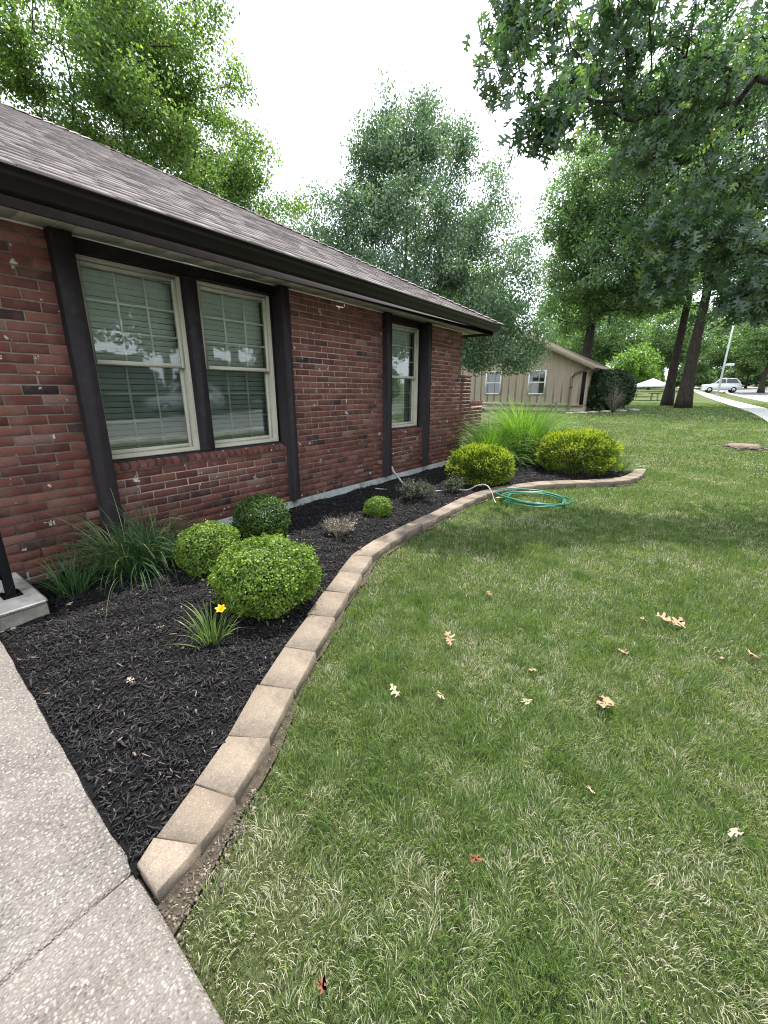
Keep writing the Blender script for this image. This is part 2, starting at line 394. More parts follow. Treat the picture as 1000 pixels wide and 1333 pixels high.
# pebbles on the soil strip
def pebbles(pts, rmin, rmax):
    n = len(pts); u = np.array([(math.cos(a)*math.cos(b), math.sin(a)*math.cos(b), math.sin(b)) for b in (-.3,.6) for a in np.arange(6)*math.pi/3]+[(0,0,1)])
    fs = [(i,(i+1)%6,6+(i+1)%6,6+i) for i in range(6)]; tr = [(6+i,6+(i+1)%6,12) for i in range(6)]
    r = rng.uniform(rmin,rmax,n); sc = np.stack([r*rng.uniform(.7,1.3,n), r*rng.uniform(.7,1.3,n), r*rng.uniform(.4,.8,n)],-1)
    a = rng.uniform(0,6.28,n); ca, sa = np.cos(a), np.sin(a)
    V = u[None]*sc[:,None]*rng.uniform(.85,1.15,(n,13,1)); X = V[...,0]*ca[:,None]-V[...,1]*sa[:,None]; Y = V[...,0]*sa[:,None]+V[...,1]*ca[:,None]
    V = np.stack([X,Y,V[...,2]],-1) + pts[:,None]
    b = np.arange(n)[:,None]*13
    return V.reshape(-1,3), [np.concatenate([b+np.array([f]) for f in fs]), np.concatenate([b+np.array([f]) for f in tr])], np.repeat(rng.uniform(0,1,n),13)
n = 800; y = np.concatenate([rng.uniform(.13,.65,450), rng.uniform(.5,6,350)])
x = borderX(y, OUTER) + np.abs(rng.normal(0,.028,n)) + np.where(y<.75, rng.uniform(0,.11,n)*(1-y), 0)
k = y > walkY(x)+.004
pts = np.stack([x,y,np.full(n,.008)],-1)[k]
extra = np.stack([rng.uniform(-1.12,.9,240), np.zeros(240), np.full(240,.008)],-1); extra[:,1] = walkY(extra[:,0])+np.abs(rng.normal(0,.014,240))+.004
V, f, ti = pebbles(np.concatenate([pts, extra]), .0015, .0055)
tag(npmesh('gravel', V, f, PEB, None, ti), 'small pale pebbles in the bare soil beside the edging stones and walk', 'gravel', kind='stuff')

# ------------------------------------------------------------------ grass
from mathutils import noise as mn
def vnoise(x, y, s, o=0.0):
    return np.array([mn.noise((a*s+o, b*s-o, o)) for a, b in zip(x, y)])
def blades(x, y, z, H, W, lean, tint, heading=None):
    n = len(x); a = rng.uniform(0, 2*np.pi, n) if heading is None else heading
    la = rng.uniform(0, 2*np.pi, n)
    if heading is not None: la = heading
    fx = rng.uniform(0, 2*np.pi, n); wx, wy = np.cos(fx), np.sin(fx)
    dx, dy = np.cos(la)*lean, np.sin(la)*lean
    V = np.empty((n,5,3))
    c = np.stack([x,y,z],-1); w = np.stack([wx*W,wy*W,np.zeros(n)],-1)*.5
    m_ = c + np.stack([dx*H*.40, dy*H*.40, H*(.58-.13*lean)],-1)
    t_ = c + np.stack([dx*H, dy*H, H*np.maximum(.15,1-lean*.52)],-1)
    V[:,0]=c-w; V[:,1]=c+w; V[:,2]=m_+w*.8; V[:,3]=m_-w*.8; V[:,4]=t_
    b = np.arange(n)[:,None]*5
    return V.reshape(-1,3), b+np.array([[0,1,2,3]]), b+np.array([[3,2,4]]), np.repeat(tint,5)
def lawn_ok(x, y):
    edge = borderX(np.clip(y,.3,8.4), OUTER)
    ok = (x > edge+.004+np.abs(rng.normal(0,.03,len(x)))+.016*np.sin(y*11)+.04*np.clip(1-(y-.3)/.5,0,1)) | (y > 8.55)
    ok &= (y > walkY(x)+.006+np.abs(rng.normal(0,.022,len(x))))
    ok &= ~((y > 8.5) & (y < 9.6) & (x < -1.0-(y-8.5)*1.5)) & (x < np.maximum(.125*y+1.3, 1.5))
    ok &= ((x > -4.6-.35*np.maximum(y-9,0)))
    ok &= ~((np.abs(x-swx(y)) < .6))
    ok &= ((x-.94)**2/.16+(y-13.4)**2/.7 > 1)
    return ok
VV=[]; QQ=[]; TT=[]; tt=[]; o=0
def addgrass(n, xr, yr, Hr, Wr, rmin, rmax, leanr=(.05,.85), dmax=1.0):
    global o
    x = rng.uniform(*xr, n); y = rng.uniform(*yr, n); r = np.hypot(x, y)
    k = (r >= rmin) & (r < rmax) & lawn_ok(x, y); x, y = x[k], y[k]; n = len(x)
    p = vnoise(x, y, 1.3, 3.1)*.62 + vnoise(x, y, 4.2, 9.7)*.42 + vnoise(x, y, 11, 5.0)*.45   # dry patches
    th = rng.uniform(0,1,n) > np.clip((p-.22)*1.5, 0, .6)          # thin spots
    x, y, p = x[th], y[th], p[th]; n = len(x)
    cl = vnoise(x, y, 8.0, 17.0)
    dry = rng.uniform(0,1,n) < np.clip(.23+p*1.2, .03, .82)
    tint = np.where(dry, rng.uniform(.66,dmax,n), np.clip(rng.uniform(.0,.62,n)-.22*cl, 0, .66))
    H = rng.uniform(*Hr, n)*np.where(dry,.66,1)*(1+.55*cl); W = rng.uniform(*Wr, n)
    lean = np.clip(rng.uniform(*leanr, n)+np.where(dry,.2,0), 0, 1.1)
    hd = vnoise(x, y, 6.0, 31.0)*9 + rng.normal(0,.8,n)
    V, q, t, ti = blades(x, y, gz(x,y)-.008, H, W, lean, tint, hd)
    VV.append(V); QQ.append(q+o); TT.append(t+o); tt.append(ti); o += len(V)
addgrass(270000, (-1.7,1.9), (.2,2.7), (.018,.06), (.0012,.0027), 0, 2.6)
addgrass(240000, (-2.2,2.2), (.2,5.2), (.02,.058), (.002,.0038), 2.4, 5.2)
addgrass(150000, (-2.4,2.6), (3,9.5), (.02,.055), (.0035,.007), 5, 9.5, dmax=.9)
addgrass(130000, (-6,3.6), (6,20), (.03,.06), (.008,.017), 9.2, 20, dmax=.8)
addgrass(90000, (-12,5), (14,40), (.035,.07), (.02,.04), 19.5, 40, dmax=.72)
tag(npmesh('grass', np.concatenate(VV), [np.concatenate(QQ), np.concatenate(TT)], GRASS, None, np.concatenate(tt)), 'mown lawn of green grass with dry straw coloured patches', 'grass', kind='stuff')


# ------------------------------------------------------------------ the brick house
house = thing('brick_house', 'single storey red brick house with dark brown trim and a brown hip roof', 'house', (WALLX, 0, 0))
def HP(mb, name, m, parent=None, smooth=False):
    """house part: keeps world coordinates under the house's empty"""
    mb.v = [(x-WALLX, y, z) for x, y, z in mb.v]
    return mb.build(name, m, parent or house, smooth)
COURSE, BL, BH, JT = .0677, .203, .057, .0105
OPEN = [(1.325, 3.13, .775), (5.08, 6.07, .775)]            # y0, y1, sill height, up to the soffit
def brick(mb, y0, y1, z0, z1, x, tint, face='x'):
    c = .0035; d = .018; j = lambda s: U(-s, s)
    x = x + U(-.0025, .003)
    tl = [j(.0022) for _ in range(4)]
    b = [(x-d,y0,z0),(x-d,y1,z0),(x-d,y1,z1),(x-d,y0,z1)]
    mid = [(x-c,y0+j(.0015),z0+j(.001)),(x-c,y1+j(.0015),z0+j(.001)),(x-c,y1+j(.0015),z1+j(.001)),(x-c,y0+j(.0015),z1+j(.001))]
    f = [(x+tl[0],y0+c+j(.002),z0+c),(x+tl[1],y1-c+j(.002),z0+c),(x+tl[2],y1-c+j(.002),z1-c),(x+tl[3],y0+c+j(.002),z1-c)]
    vs = b+mid+f
    if face == 'y': vs = [(WALLX-.02-(v[1]-7.4), 7.40+(v[0]-WALLX), v[2]) for v in vs]
    fs = [(8,9,10,11)]
    for k in range(4):
        q = (k+1)%4; fs += [(k,q,4+q,4+k),(4+k,4+q,8+q,8+k)]
    if face == 'y': fs = [tuple(reversed(q)) for q in fs]
    mb.add(vs, fs, tint)
wall = MB()
def lay(mb, spans_fn, z_lo, z_hi, x, face='x', z0=.15):
    i = 0; z = z0
    while z < z_hi - .02:
        zz = min(z+BH, z_hi)
        if z >= z_lo-.001:
            for (a, b) in spans_fn(z):
                y = math.floor((a-3)/(BL+JT))*(BL+JT) + (BL+JT)*(.5 if i % 2 else 0) + U(-.006,.006)+.03
                while y < b:
                    p, q = max(y, a), min(y+BL, b)
                    if q-p > .03: brick(mb, p, q, z+U(-.001,.001), zz, x, min(1,max(0,random.random())), face)
                    y += BL+JT
        z += COURSE; i += 1
def spans(z):
    s = []; a = -1.6
    for (y0, y1, zs) in OPEN:
        if z+BH > zs-.0: s.append((a, y0-.005)); a = y1+.005
    s.append((a, 7.40)); return s
lay(wall, spans, .15, 2.43, WALLX)
lay(wall, lambda z: [(-1.6, 1.96)], -.06, .14, WALLX, 'x', .15-3*COURSE)
lay(wall, lambda z: [(7.41, 14.5)], .15, 2.43, WALLX, 'y')
# sloped brick sills under the windows
def rowlock(y0, y1):
    y = y0+.004; w = .062
    while y+w < y1:
        t = random.random()*.55; x0, x1 = WALLX-.06, WALLX+.022; zz = U(-.002,.002)
        wall.add([(x0,y,.775),(x1,y,.765+zz),(x1,y+w,.765+zz),(x0,y+w,.775),(x0,y,.838),(x1,y,.812+zz),(x1,y+w,.812+zz),(x0,y+w,.838)],
                 [(4,5,6,7),(0,1,5,4),(1,2,6,5),(2,3,7,6)], t)
        y += w+.009
rowlock(1.325, 3.13); rowlock(5.08, 6.07)
HP(wall, 'wall', BRICK)
core = MB()
mx = WALLX-.0055
segs = [(-9, 1.3, .13, 2.42), (1.3, 3.15, .13, .79), (3.15, 5.06, .13, 2.42), (5.06, 6.09, .13, .79), (6.09, 7.39, .13, 2.42)]
for y0, y1, z0, z1 in segs: core.box(WALLX-.2, mx, y0, y1, z0, z1)
core.box(-11.9, WALLX-.2, 7.2, 7.392, .13, 2.42); core.box(-11.9, -11.7, -9, 7.2, .13, 2.42); core.box(-11.7, WALLX-.2, -9, -8.8, .13, 2.42)
HP(core, 'mortar', MORTAR)
fd = MB()
fd.box(WALLX-.18, WALLX-.006, -9, 1.97, -.2, .142)
y = 1.98
while y < 7.4:
    e = min(y+1.22, 7.42); fd.box(WALLX-.1, WALLX+.012+U(-.002,.002), y+.002, e-.002, -.2, .142+U(-.003,.003), c=.006); y += 1.22
fd.box(-11.9, WALLX-.11, 7.2, 7.41, -.2, .142)
HP(fd, 'foundation', FOUND)
# stepped wing wall beyond the corner
ww = MB()
lay(ww, lambda z: [(7.43, 7.86)] if z < 1.66 else [], .15, 1.70, WALLX-.01)
lay(ww, lambda z: [(7.875, 8.46)] if z < 1.06 else [], .15, 1.12, WALLX-.01)
y = 7.875
while y < 8.44:
    ww.box(WALLX-.21, WALLX+.004, y, y+.062, 1.125, 1.215, .5, .004); y += .071
HP(ww, 'wing_wall', BRICK)
wc = MB(); wc.box(WALLX-.2, WALLX-.02, 7.41, 7.87, -.2, 1.69); wc.box(WALLX-.2, WALLX-.02, 7.87, 8.47, -.2, 1.12)
HP(wc, 'wing_wall_core', MORTAR)

# trim posts and boards
FX = WALLX+.08
for (a, b) in ((1.19,1.325), (3.13,3.235), (4.955,5.08), (6.07,6.17)):
    t = MB(); t.box(WALLX-.26, FX, a, b, .165, 2.432, c=.004); HP(t, 'trim_post', TRIM)
t = MB(); t.box(WALLX-.26, WALLX-.02, 2.152, 2.268, .845, 2.345, c=.003); HP(t, 'mullion_board', TRIM)
for (a, b) in ((1.326,3.129), (5.081,6.069)):
    t = MB(); t.box(WALLX-.26, WALLX-.012, a, b, 2.347, 2.43, c=.003); HP(t, 'header_board', TRIM)
    t = MB(); t.box(WALLX-.26, WALLX-.03, a, b, .80, .843, c=.003); HP(t, 'sill_board', TRIM)

# windows: frame > sash, pane, grille, blind
def window(y0, y1, z0=.846, z1=2.345, zr=1.613):
    X = WALLX-.085
    ring = lambda mb, a, b, c_, d, w, xb, xf, ch=.003: (mb.box(xb,xf,a,a+w,c_,d,c=ch), mb.box(xb,xf,b-w,b,c_,d,c=ch), mb.box(xb,xf,a+w+.0005,b-w-.0005,c_,c_+w,c=ch), mb.box(xb,xf,a+w+.0005,b-w-.0005,d-w,d,c=ch))
    f = MB(); ring(f, y0, y1, z0, z1, .036, X-.10, X); ring(f, y0+.004, y1-.004, z0+.004, z1-.004, .012, X, X+.008, .002)
    fr = HP(f, 'window', VINYL)
    for (a, b, c_, d, xb, xf, gm, low) in ((y0+.037,y1-.037,zr-.02,z1-.037,X-.05,X-.012,GLASS,0), (y0+.037,y1-.037,z0+.037,zr+.02,X-.092,X-.054,GLASSLOW,1)):
        s = MB(); ring(s, a, b, c_, d, .034, xb, xf); HP(s, 'sash', VINYL, fr)
        p = MB(); xm = xb+.026; p.add([(xm,a+.03,c_+.03),(xm,b-.03,c_+.03),(xm,b-.03,d-.03),(xm,a+.03,d-.03)], [(0,1,2,3)]); HP(p, 'pane', gm, fr)
        g = MB()
        for k in (1,2):
            yy = a+.034+(b-a-.068)*k/3; g.box(xm-.012,xm-.006,yy-.008,yy+.008,c_+.034,d-.034)
            zz = c_+.034+(d-c_-.068)*k/3; g.box(xm-.0125,xm-.0065,a+.034,b-.034,zz-.008,zz+.008)
        HP(g, 'grille', GRID, fr)
    bl = MB(); z = z0+.04
    while z < z1-.04:
        dz_ = U(-.0015,.0015); bl.add([(X-.147,y0+.03,z+dz_),(X-.130,y0+.03,z+.041+dz_),(X-.130,y1-.03,z+.041-dz_),(X-.147,y1-.03,z-dz_)], [(0,1,2,3)], U(.3,.7)); z += .047
    HP(bl, 'blind', BLIND, fr)
    rm = MB(); rm.add([(X-.162,y0,z0),(X-.162,y1,z0),(X-.162,y1,z1),(X-.162,y0,z1)], [(0,1,2,3)]); HP(rm, 'blind_backing', BACKING, fr)
window(1.335, 2.150); window(2.270, 3.10); window(5.20, 6.02)
for (a, b) in ((3.101,3.129), (5.081,5.199), (6.021,6.069)):
    t = MB(); t.box(WALLX-.17, WALLX-.083, a, b, .845, 2.345); HP(t, 'jamb_board', TRIM)

# eave: soffit, fascia, gutter
EX = -3.36; YE = 7.80; SZ = 2.437
s = MB(); y = -6.0
while y < YE:
    e = min(y+.305, YE-.002); x0 = WALLX-.02 if y < 7.1 else WALLX-.02
    s.box(x0, EX, y+.003, e-.003, SZ, SZ+.02)
    for k in (1,2): s.box(x0, EX, y+.305*k/3-.004, y+.305*k/3+.004, SZ-.003, SZ-.0005)
    y += .305
s.box(-12.2, WALLX-.02, 7.40, YE, SZ, SZ+.02)
HP(s, 'soffit', SOFFIT)
for (a, b, x_, h_) in ((-6,1.185,.018,.012),(1.33,3.125,.012,.0065),(3.24,4.95,.016,.010),(6.175,7.40,.016,.010)):
    s = MB(); s.box(WALLX-.005, WALLX+x_, a, b, SZ-h_, SZ-.001); HP(s, 'soffit_channel', WHITE)
t = MB(); t.box(EX, EX+.022, -6, YE+.022, 2.392, 2.57, c=.002); t.box(-12.3, EX-.001, YE, YE+.022, 2.392, 2.57)
HP(t, 'fascia', TRIM)
prof = [(.0,.118),(.0,.0),(.062,.0),(.070,.012),(.076,.04),(.098,.066),(.108,.082),(.110,.112),(.118,.112),(.118,.122),(.106,.122),(.100,.084),(.07,.052),(.06,.008),(.008,.008),(.008,.118)]
gx, gzz, gy = EX+.0235, 2.446, YE+.0235
g = MB(); n = len(prof)
rows = []
for yv in (-6.0, None): rows.append([(gx+a, (gy+a) if yv is None else yv, gzz+b) for a, b in prof])
rows.append([(-12.3, gy+a, gzz+b) for a, b in prof])
vs = [v for r in rows for v in r]
fs = [(k*n+i, (k+1)*n+i, (k+1)*n+(i+1)%n, k*n+(i+1)%n) for k in range(2) for i in range(n)]
g.add(vs, fs); g.add([(x,-6.0,z) for x,_,z in rows[0]], [tuple(range(n))])
HP(g, 'gutter', GUTTER)

# hip roof with laid shingle courses
RX, RZ, SL, YH = -3.225, 2.572, .51, 7.905
ct = 1/math.hypot(1, SL); st = SL*ct; RD = 4.62
rf = MB(); E1 = .004
a0 = (RX,-6,RZ-E1); a1 = (RX,YH,RZ-E1); r1 = (RX-RD,YH-RD,RZ+SL*RD-E1); r0 = (RX-RD,-6,RZ+SL*RD-E1); b0=(RX-2*RD,-6,RZ-E1); b1=(RX-2*RD,YH,RZ-E1)
rf.add([a0,a1,r1,r0,b1,b0], [(0,1,2,3),(1,4,2),(4,5,3,2)])
expo = .142; i = 0
while (i+1)*expo*ct < RD+.05:
    d0 = i*expo*ct; d1 = min((i+1)*expo*ct+.012, RD); yl0 = YH-d0+.012; yl1 = YH-d1+.006
    y = -6+U(0,.2) if i else -6
    while y < yl0:
        w = random.choice((.09,.12,.15,.17,.2,.26,.3)); e = min(y+w, yl0); e1 = min(y+w, yl1); s1 = min(y, yl1)
        h = .007 + (.006 if random.random() < .5 else 0)+U(0,.0015); tv = min(1,max(0, random.gauss(.5,.14)))
        off = -.012*ct if i == 0 else U(-.003,.003)
        P_ = lambda d, yy, hh: (RX-d+hh*st, yy, RZ+SL*d+hh*ct)
        vs = [P_(d0+off,y,h),P_(d0+off,e-.002,h),P_(d1,e1-.002,.002),P_(d1,s1,.002),P_(d0+off,y,-.001),P_(d0+off,e-.002,-.001),P_(d1,e1-.002,-.001),P_(d1,s1,-.001)]
        rf.add(vs, [(0,1,2,3),(4,5,1,0),(5,6,2,1),(7,4,0,3)], tv)
        y += w
    i += 1
rfo = HP(rf, 'roof', ROOF)
cp = MB()
def caps(p0, p1, n1, n2):
    p0, p1 = Vector(p0), Vector(p1); L = (p1-p0).length; d = (p1-p0)/L; k = int(L/.145); n1, n2 = Vector(n1), Vector(n2)
    up = (n1+n2).normalized(); s1 = d.cross(n1).normalized(); s2 = d.cross(n2).normalized()
    if s1.dot(n1-n2) < 0: s1 = -s1
    if s2.dot(n2-n1) < 0: s2 = -s2
    for j in range(k):
        a = p0+d*(j*.145); b = a+d*.2; h0, h1 = .026+U(0,.004), .010; w = .14
        tv = min(1,max(0,random.gauss(.5,.22)))
        vs = []
        for q, h in ((a,h0),(b,h1)):
            vs += [q+s1*w+n1*h, q+up*h*1.15, q+s2*w+n2*h]
        vs += [vs[0]-n1*.012, vs[1]-up*.014, vs[2]-n2*.012]
        cp.add(vs, [(0,1,4,3),(1,2,5,4),(6,7,1,0),(7,8,2,1)], tv)
nf = (st,0,ct); ne = (0,st,ct); nb = (-st,0,ct)
caps((RX+.01,YH+.01,RZ), (RX-RD,YH-RD,RZ+SL*RD), nf, ne); caps((RX-RD,YH-RD,RZ+SL*RD), (RX-RD,-6,RZ+SL*RD), nf, nb)
HP(cp, 'ridge_caps', ROOF)

# porch step and railing
stp = thing('porch_step', 'low weathered concrete porch step at the corner of the mulch bed', 'step', (-3.8,-.3,0))
def SP(x0,x1,y0,y1,z0,z1,c,nm,m): b_ = MB(); b_.box(x0+3.8,x1+3.8,y0+.3,y1+.3,z0,z1,c=c); b_.build(nm, m, stp)
SP(-4.6,-3.080,-1.2,.615,.118,.152,.010,'tread',CONC); SP(-4.6,-3.083,-1.2,.612,-.1,.1175,.004,'riser',plain('weathered and shade darkened concrete', (.075,.074,.066), .95, .1, .35, 7, bumps=.6, bscale=90, dirt=((.04,.042,.036), 5))); SP(-3.3,-3.055,-1.2,.63,-.1,.032,.008,'footing',CONC)  # riser colour carries weathering plus painted shade of the front face
rail = thing('stair_railing', 'black square iron railing post bolted to the concrete step', 'railing', (-3.30, .49, .152))
m_ = MB(); m_.box(-.024,.024,-.024,.024,.008,.95,c=.003); m_.build('post', BLACK, rail)
m_ = MB(); m_.box(-.055,.055,-.048,.048,0,.009,c=.002)
for a in (-1,1):
    for b in (-1,1): m_.lathe([(.008,0),(.008,.006),(.004,.009)], (a*.043,b*.036,.009), 8)
m_.build('base_plate', BLACK, rail)
m_ = MB(); m_.box(-.02,.02,-1.6,.03,.95,.975,c=.003); m_.box(-.012,.012,-1.6,-.017,.12,.14); m_.box(-.016,.016,-1.6,-1.568,0,.95)
m_.build('handrail', BLACK, rail)

# ------------------------------------------------------------------ edging stones
def along(L, step=.01):
    P = np.array(L); d = np.concatenate([[0], np.cumsum(np.hypot(*np.diff(P, axis=0).T))]); return P, d
PI_, dI = along(INNER); PO_, dO = along(OUTER)
def at_u(P, d, u): return np.array([np.interp(u*d[-1], d, P[:,0]), np.interp(u*d[-1], d, P[:,1])])
# match inner to outer by the nearest station so that joints run across
def cross(u):
    c = at_u(PO_, dO, u); dd = PI_[None] ; best = None
    uu = np.linspace(max(0,u-.06), min(1,u+.06), 61); q = np.array([at_u(PI_, dI, v) for v in uu]); k = np.argmin(np.hypot(*(q-c).T)); return q[k], c
cuts = [0, .016, .034, .062, .094, .126]
while cuts[-1] < .97: cuts.append(cuts[-1]+.0365+U(-.002,.002))
cuts = [c for c in cuts if c < .985]+[1.0]
ORD = 'first second third fourth fifth sixth seventh eighth ninth tenth eleventh twelfth thirteenth fourteenth fifteenth sixteenth seventeenth eighteenth nineteenth twentieth twenty-first twenty-second twenty-third twenty-fourth twenty-fifth twenty-sixth twenty-seventh twenty-eighth twenty-ninth thirtieth thirty-first thirty-second thirty-third thirty-fourth thirty-fifth thirty-sixth'.split()
for j in range(len(cuts)-1):
    ua, ub = cuts[j], cuts[j+1]
    ns = 1; sec = []
    for k in range(ns+1):
        i_, o_ = cross(ua+(ub-ua)*k/ns); sec.append([i_, o_])
    tz = .054+.018*min(1,ua*3)+U(-.004,.004); til = U(-.003,.003)
    tang = sec[-1][1]-sec[0][1]; tang /= np.linalg.norm(tang); gap = .0014
    sec[0] = [s_+tang*gap for s_ in sec[0]]; sec[-1] = [s_-tang*gap for s_ in sec[-1]]
    cen = np.mean([s_[0]+s_[1] for s_ in sec], axis=0)/2; b = MB(); vs = []; c = .004
    wob = U(-.006,.006)
    for k, (i_, o_) in enumerate(sec):
        w = (o_-i_)/np.linalg.norm(o_-i_); e = tang*.0025 if k == 0 else (-tang*.0025 if k == ns else tang*0)
        i2 = i_-cen+w*wob; o2 = o_-cen+w*wob
        for pt, zz in ((i2,-.05),(o2+w*.004,-.05),(o2,tz-c),(o2-w*c+e,tz+til),(i2+w*c+e,tz-til),(i2,tz-c)): vs.append((pt[0]+U(-.001,.001),pt[1]+U(-.001,.001),zz))
    fs = [(k*6+i, k*6+(i+1)%6, (k+1)*6+(i+1)%6, (k+1)*6+i) for k in range(ns) for i in range(6)] + [(0,5,4,3,2,1), tuple(ns*6+i for i in range(6))]
    b.add(vs, fs); so = b.build('edging_stone', STONE); so.location = (cen[0], cen[1], 0)
    lab = f'tan concrete edging stone, {ORD[j]} from the front walk along the mulch bed'
    tag(so, lab, 'edging stone', 'edging stones round the mulch bed')

# ------------------------------------------------------------------ leaves and plants
def unit(a): return a/np.maximum(np.linalg.norm(a, axis=-1, keepdims=True), 1e-9)
def rhomb(c, d, nrm, L, W, fold=.12):
    """one four-cornered leaf per centre: d long axis, nrm normal"""
    n = len(c); d = unit(d); s = unit(np.cross(nrm, d)); m = np.cross(d, s)
    L = L[:,None]; W = W[:,None]
    V = np.stack([c-d*L*.5, c+s*W*.5-d*L*.05+m*W*fold, c+d*L*.5-m*L*.06, c-s*W*.5-d*L*.05+m*W*fold], 1)
    return V.reshape(-1,3), np.arange(n)[:,None]*4+np.array([[0,1,2,3]])
HALF = [(0,0),(.10,.03),(.20,.27),(.29,.31),(.31,.09),(.42,.07),(.49,.43),(.61,.47),(.60,.12),(.70,.09),(.77,.27),(.87,.27),(.85,.07),(1,0)]
def lobed(c, d, nrm, L, curl=.18, fold=.22):
    n = len(c); d = unit(d); s = unit(np.cross(nrm, d)); m = np.cross(d, s)
    up = np.array([(x, y, -curl*x*x+fold*y) for x, y in HALF]); dn = np.array([(x, -y, -curl*x*x+fold*y) for x, y in HALF[1:-1]])
    T = np.concatenate([up, dn]); k = len(HALF); L = L[:,None,None]
    V = c[:,None]+L*(T[None,:,0:1]-.35)*d[:,None]+L*T[None,:,1:2]*s[:,None]+L*T[None,:,2:3]*m[:,None]
    b = np.arange(n)[:,None]*len(T)
    f1 = b+np.arange(k)[None,:][:, ::-1]; f2 = b+np.array([[0]+list(range(k, k+k-2))+[k-1]])
    return V.reshape(-1,3), [f1, f2], len(T)

def shrub(name, label, cat, c, rx, ry, rz, n, L, W, m, group=None, sq=2.3, rough=.12, up=.2, shell=.74, stems=26, jit=.75, tips=None):
    t = thing(name, label, cat, (c[0], c[1], c[2]), 0, group)
    u = unit(rng.normal(size=(n,3))); u[:,2] = np.where(u[:,2] < -.75, -u[:,2], u[:,2])
    k = (np.abs(u)**sq).sum(1)**(-1/sq)
    nz = np.array([mn.noise((a*2.2+c[0]*3, b*2.2, d*2.2)) + .5*mn.noise((a*6, b*6+c[1]*5, d*6)) for a, b, d in u])
    fr = rng.uniform(shell, 1, n)**.7
    spk = np.array([mn.noise((a*9+c[1], b*9, d*9)) for a, b, d in u])
    r = k*(1+rough*nz)*fr*(1+np.where(spk > .38, rng.uniform(0,.16,n), 0))
    P = u*np.array([rx,ry,rz])*r[:,None]; P[:,2] += rz*.93
    keep = P[:,2] > .015; P, u, fr, nz = P[keep], u[keep], fr[keep], nz[keep]; n = len(P)
    nrm = unit(u+rng.normal(0,jit,(n,3))+np.array([0,0,up])); d = unit(np.cross(nrm, rng.normal(size=(n,3))))
    if tips: d = unit(u*1.1+rng.normal(0,.45,(n,3))+np.array([0,0,.5])); nrm = np.cross(d, rng.normal(size=(n,3)))
    V, q = rhomb(P, d, nrm, L*rng.uniform(.65,1.3,n), W*rng.uniform(.7,1.3,n))
    tint = np.clip(rng.normal(.45,.2,n)+.25*nz, 0, 1)
    if tips: tint = np.clip(tint*.75+np.where(fr > .93, tips, 0)*rng.uniform(.2,1.3,n)*np.clip(.55+1.1*nz+.35*u[:,2], 0, 1.3), 0, 1)
    npmesh('foliage', V, [q], m, t, np.repeat(tint,4))
    s = MB()
    for _ in range(stems):
        a = U(0,6.28); e = U(.1,1.2); v = Vector((math.cos(a)*math.cos(e)*rx*.8, math.sin(a)*math.cos(e)*ry*.8, rz*.9+math.sin(e)*rz*.7))
        b = Vector((U(-.04,.04),U(-.04,.04),-.03)); mid = b.lerp(v,.45)+Vector((0,0,rz*.1))
        s.tube([b, mid, v], [.007*(rx/.3), .005*(rx/.3), .0015], 5)
    s.build('stem', TWIG, t)
    return t

BOX = leafmat('boxwood leaves', [(0,(.055,.10,.015)),(.5,(.13,.21,.027)),(1,(.27,.37,.06))], .28, .5, .35, 1.3)
BOXD = leafmat('shade darkened boxwood leaves', [(0,(.03,.065,.014)),(.5,(.065,.125,.025)),(1,(.13,.21,.04))], .25, .5, .35, 1.3)  # darker copy of the boxwood leaves, house shade put into the colour
YEW = leafmat('golden yew needles', [(0,(.04,.07,.014)),(.35,(.09,.14,.022)),(.6,(.24,.31,.032)),(1,(.46,.50,.06))], .3, .5, .3, 1.15)
GREY = leafmat('grey green leaves', [(0,(.035,.05,.034)),(.6,(.085,.10,.075)),(1,(.17,.17,.13))], .25, .5, .3, 1.2)
DEEP = leafmat('dark evergreen leaves', [(0,(.012,.03,.010)),(1,(.05,.085,.03))], .2, .45, .4, 1.2)

shrub('boxwood', 'large round clipped boxwood, biggest of the three near the walk, behind the yellow daylily', 'shrub', (-2.055,1.50,.04), .315, .32, .235, 19000, .019, .012, BOX, 'clipped boxwoods in the mulch bed')
shrub('boxwood', 'medium bright green clipped boxwood between the arching grass and the largest boxwood', 'shrub', (-2.86,1.585,.04), .225, .235, .20, 10500, .018, .0115, BOX, 'clipped boxwoods in the mulch bed')
shrub('boxwood', 'dark green clipped boxwood shaded against the brick wall under the double window', 'shrub', (-3.12,2.27,.04), .25, .25, .225, 11500, .018, .0115, BOXD, 'clipped boxwoods in the mulch bed')
shrub('boxwood', 'smallest clipped boxwood, light green ball alone in the middle of the mulch bed', 'shrub', (-2.73,3.54,.04), .15, .155, .115, 5200, .019, .011, BOX, 'clipped boxwoods in the mulch bed', rough=.14)
shrub('golden_yew', 'smaller golden yellow rounded yew beside the hose and the brick wall end', 'shrub', (-2.56,5.88,.04), .47, .44, .30, 17000, .045, .013, YEW, 'golden yews at the far end of the bed', sq=2.6, rough=.11, tips=.62, shell=.66, stems=40)
shrub('golden_yew', 'larger golden yellow rounded yew at the far tip of the mulch bed', 'shrub', (-1.62,7.72,.04), .64, .58, .37, 24000, .05, .014, YEW, 'golden yews at the far end of the bed', sq=2.6, rough=.12, tips=.66, shell=.66, stems=40)

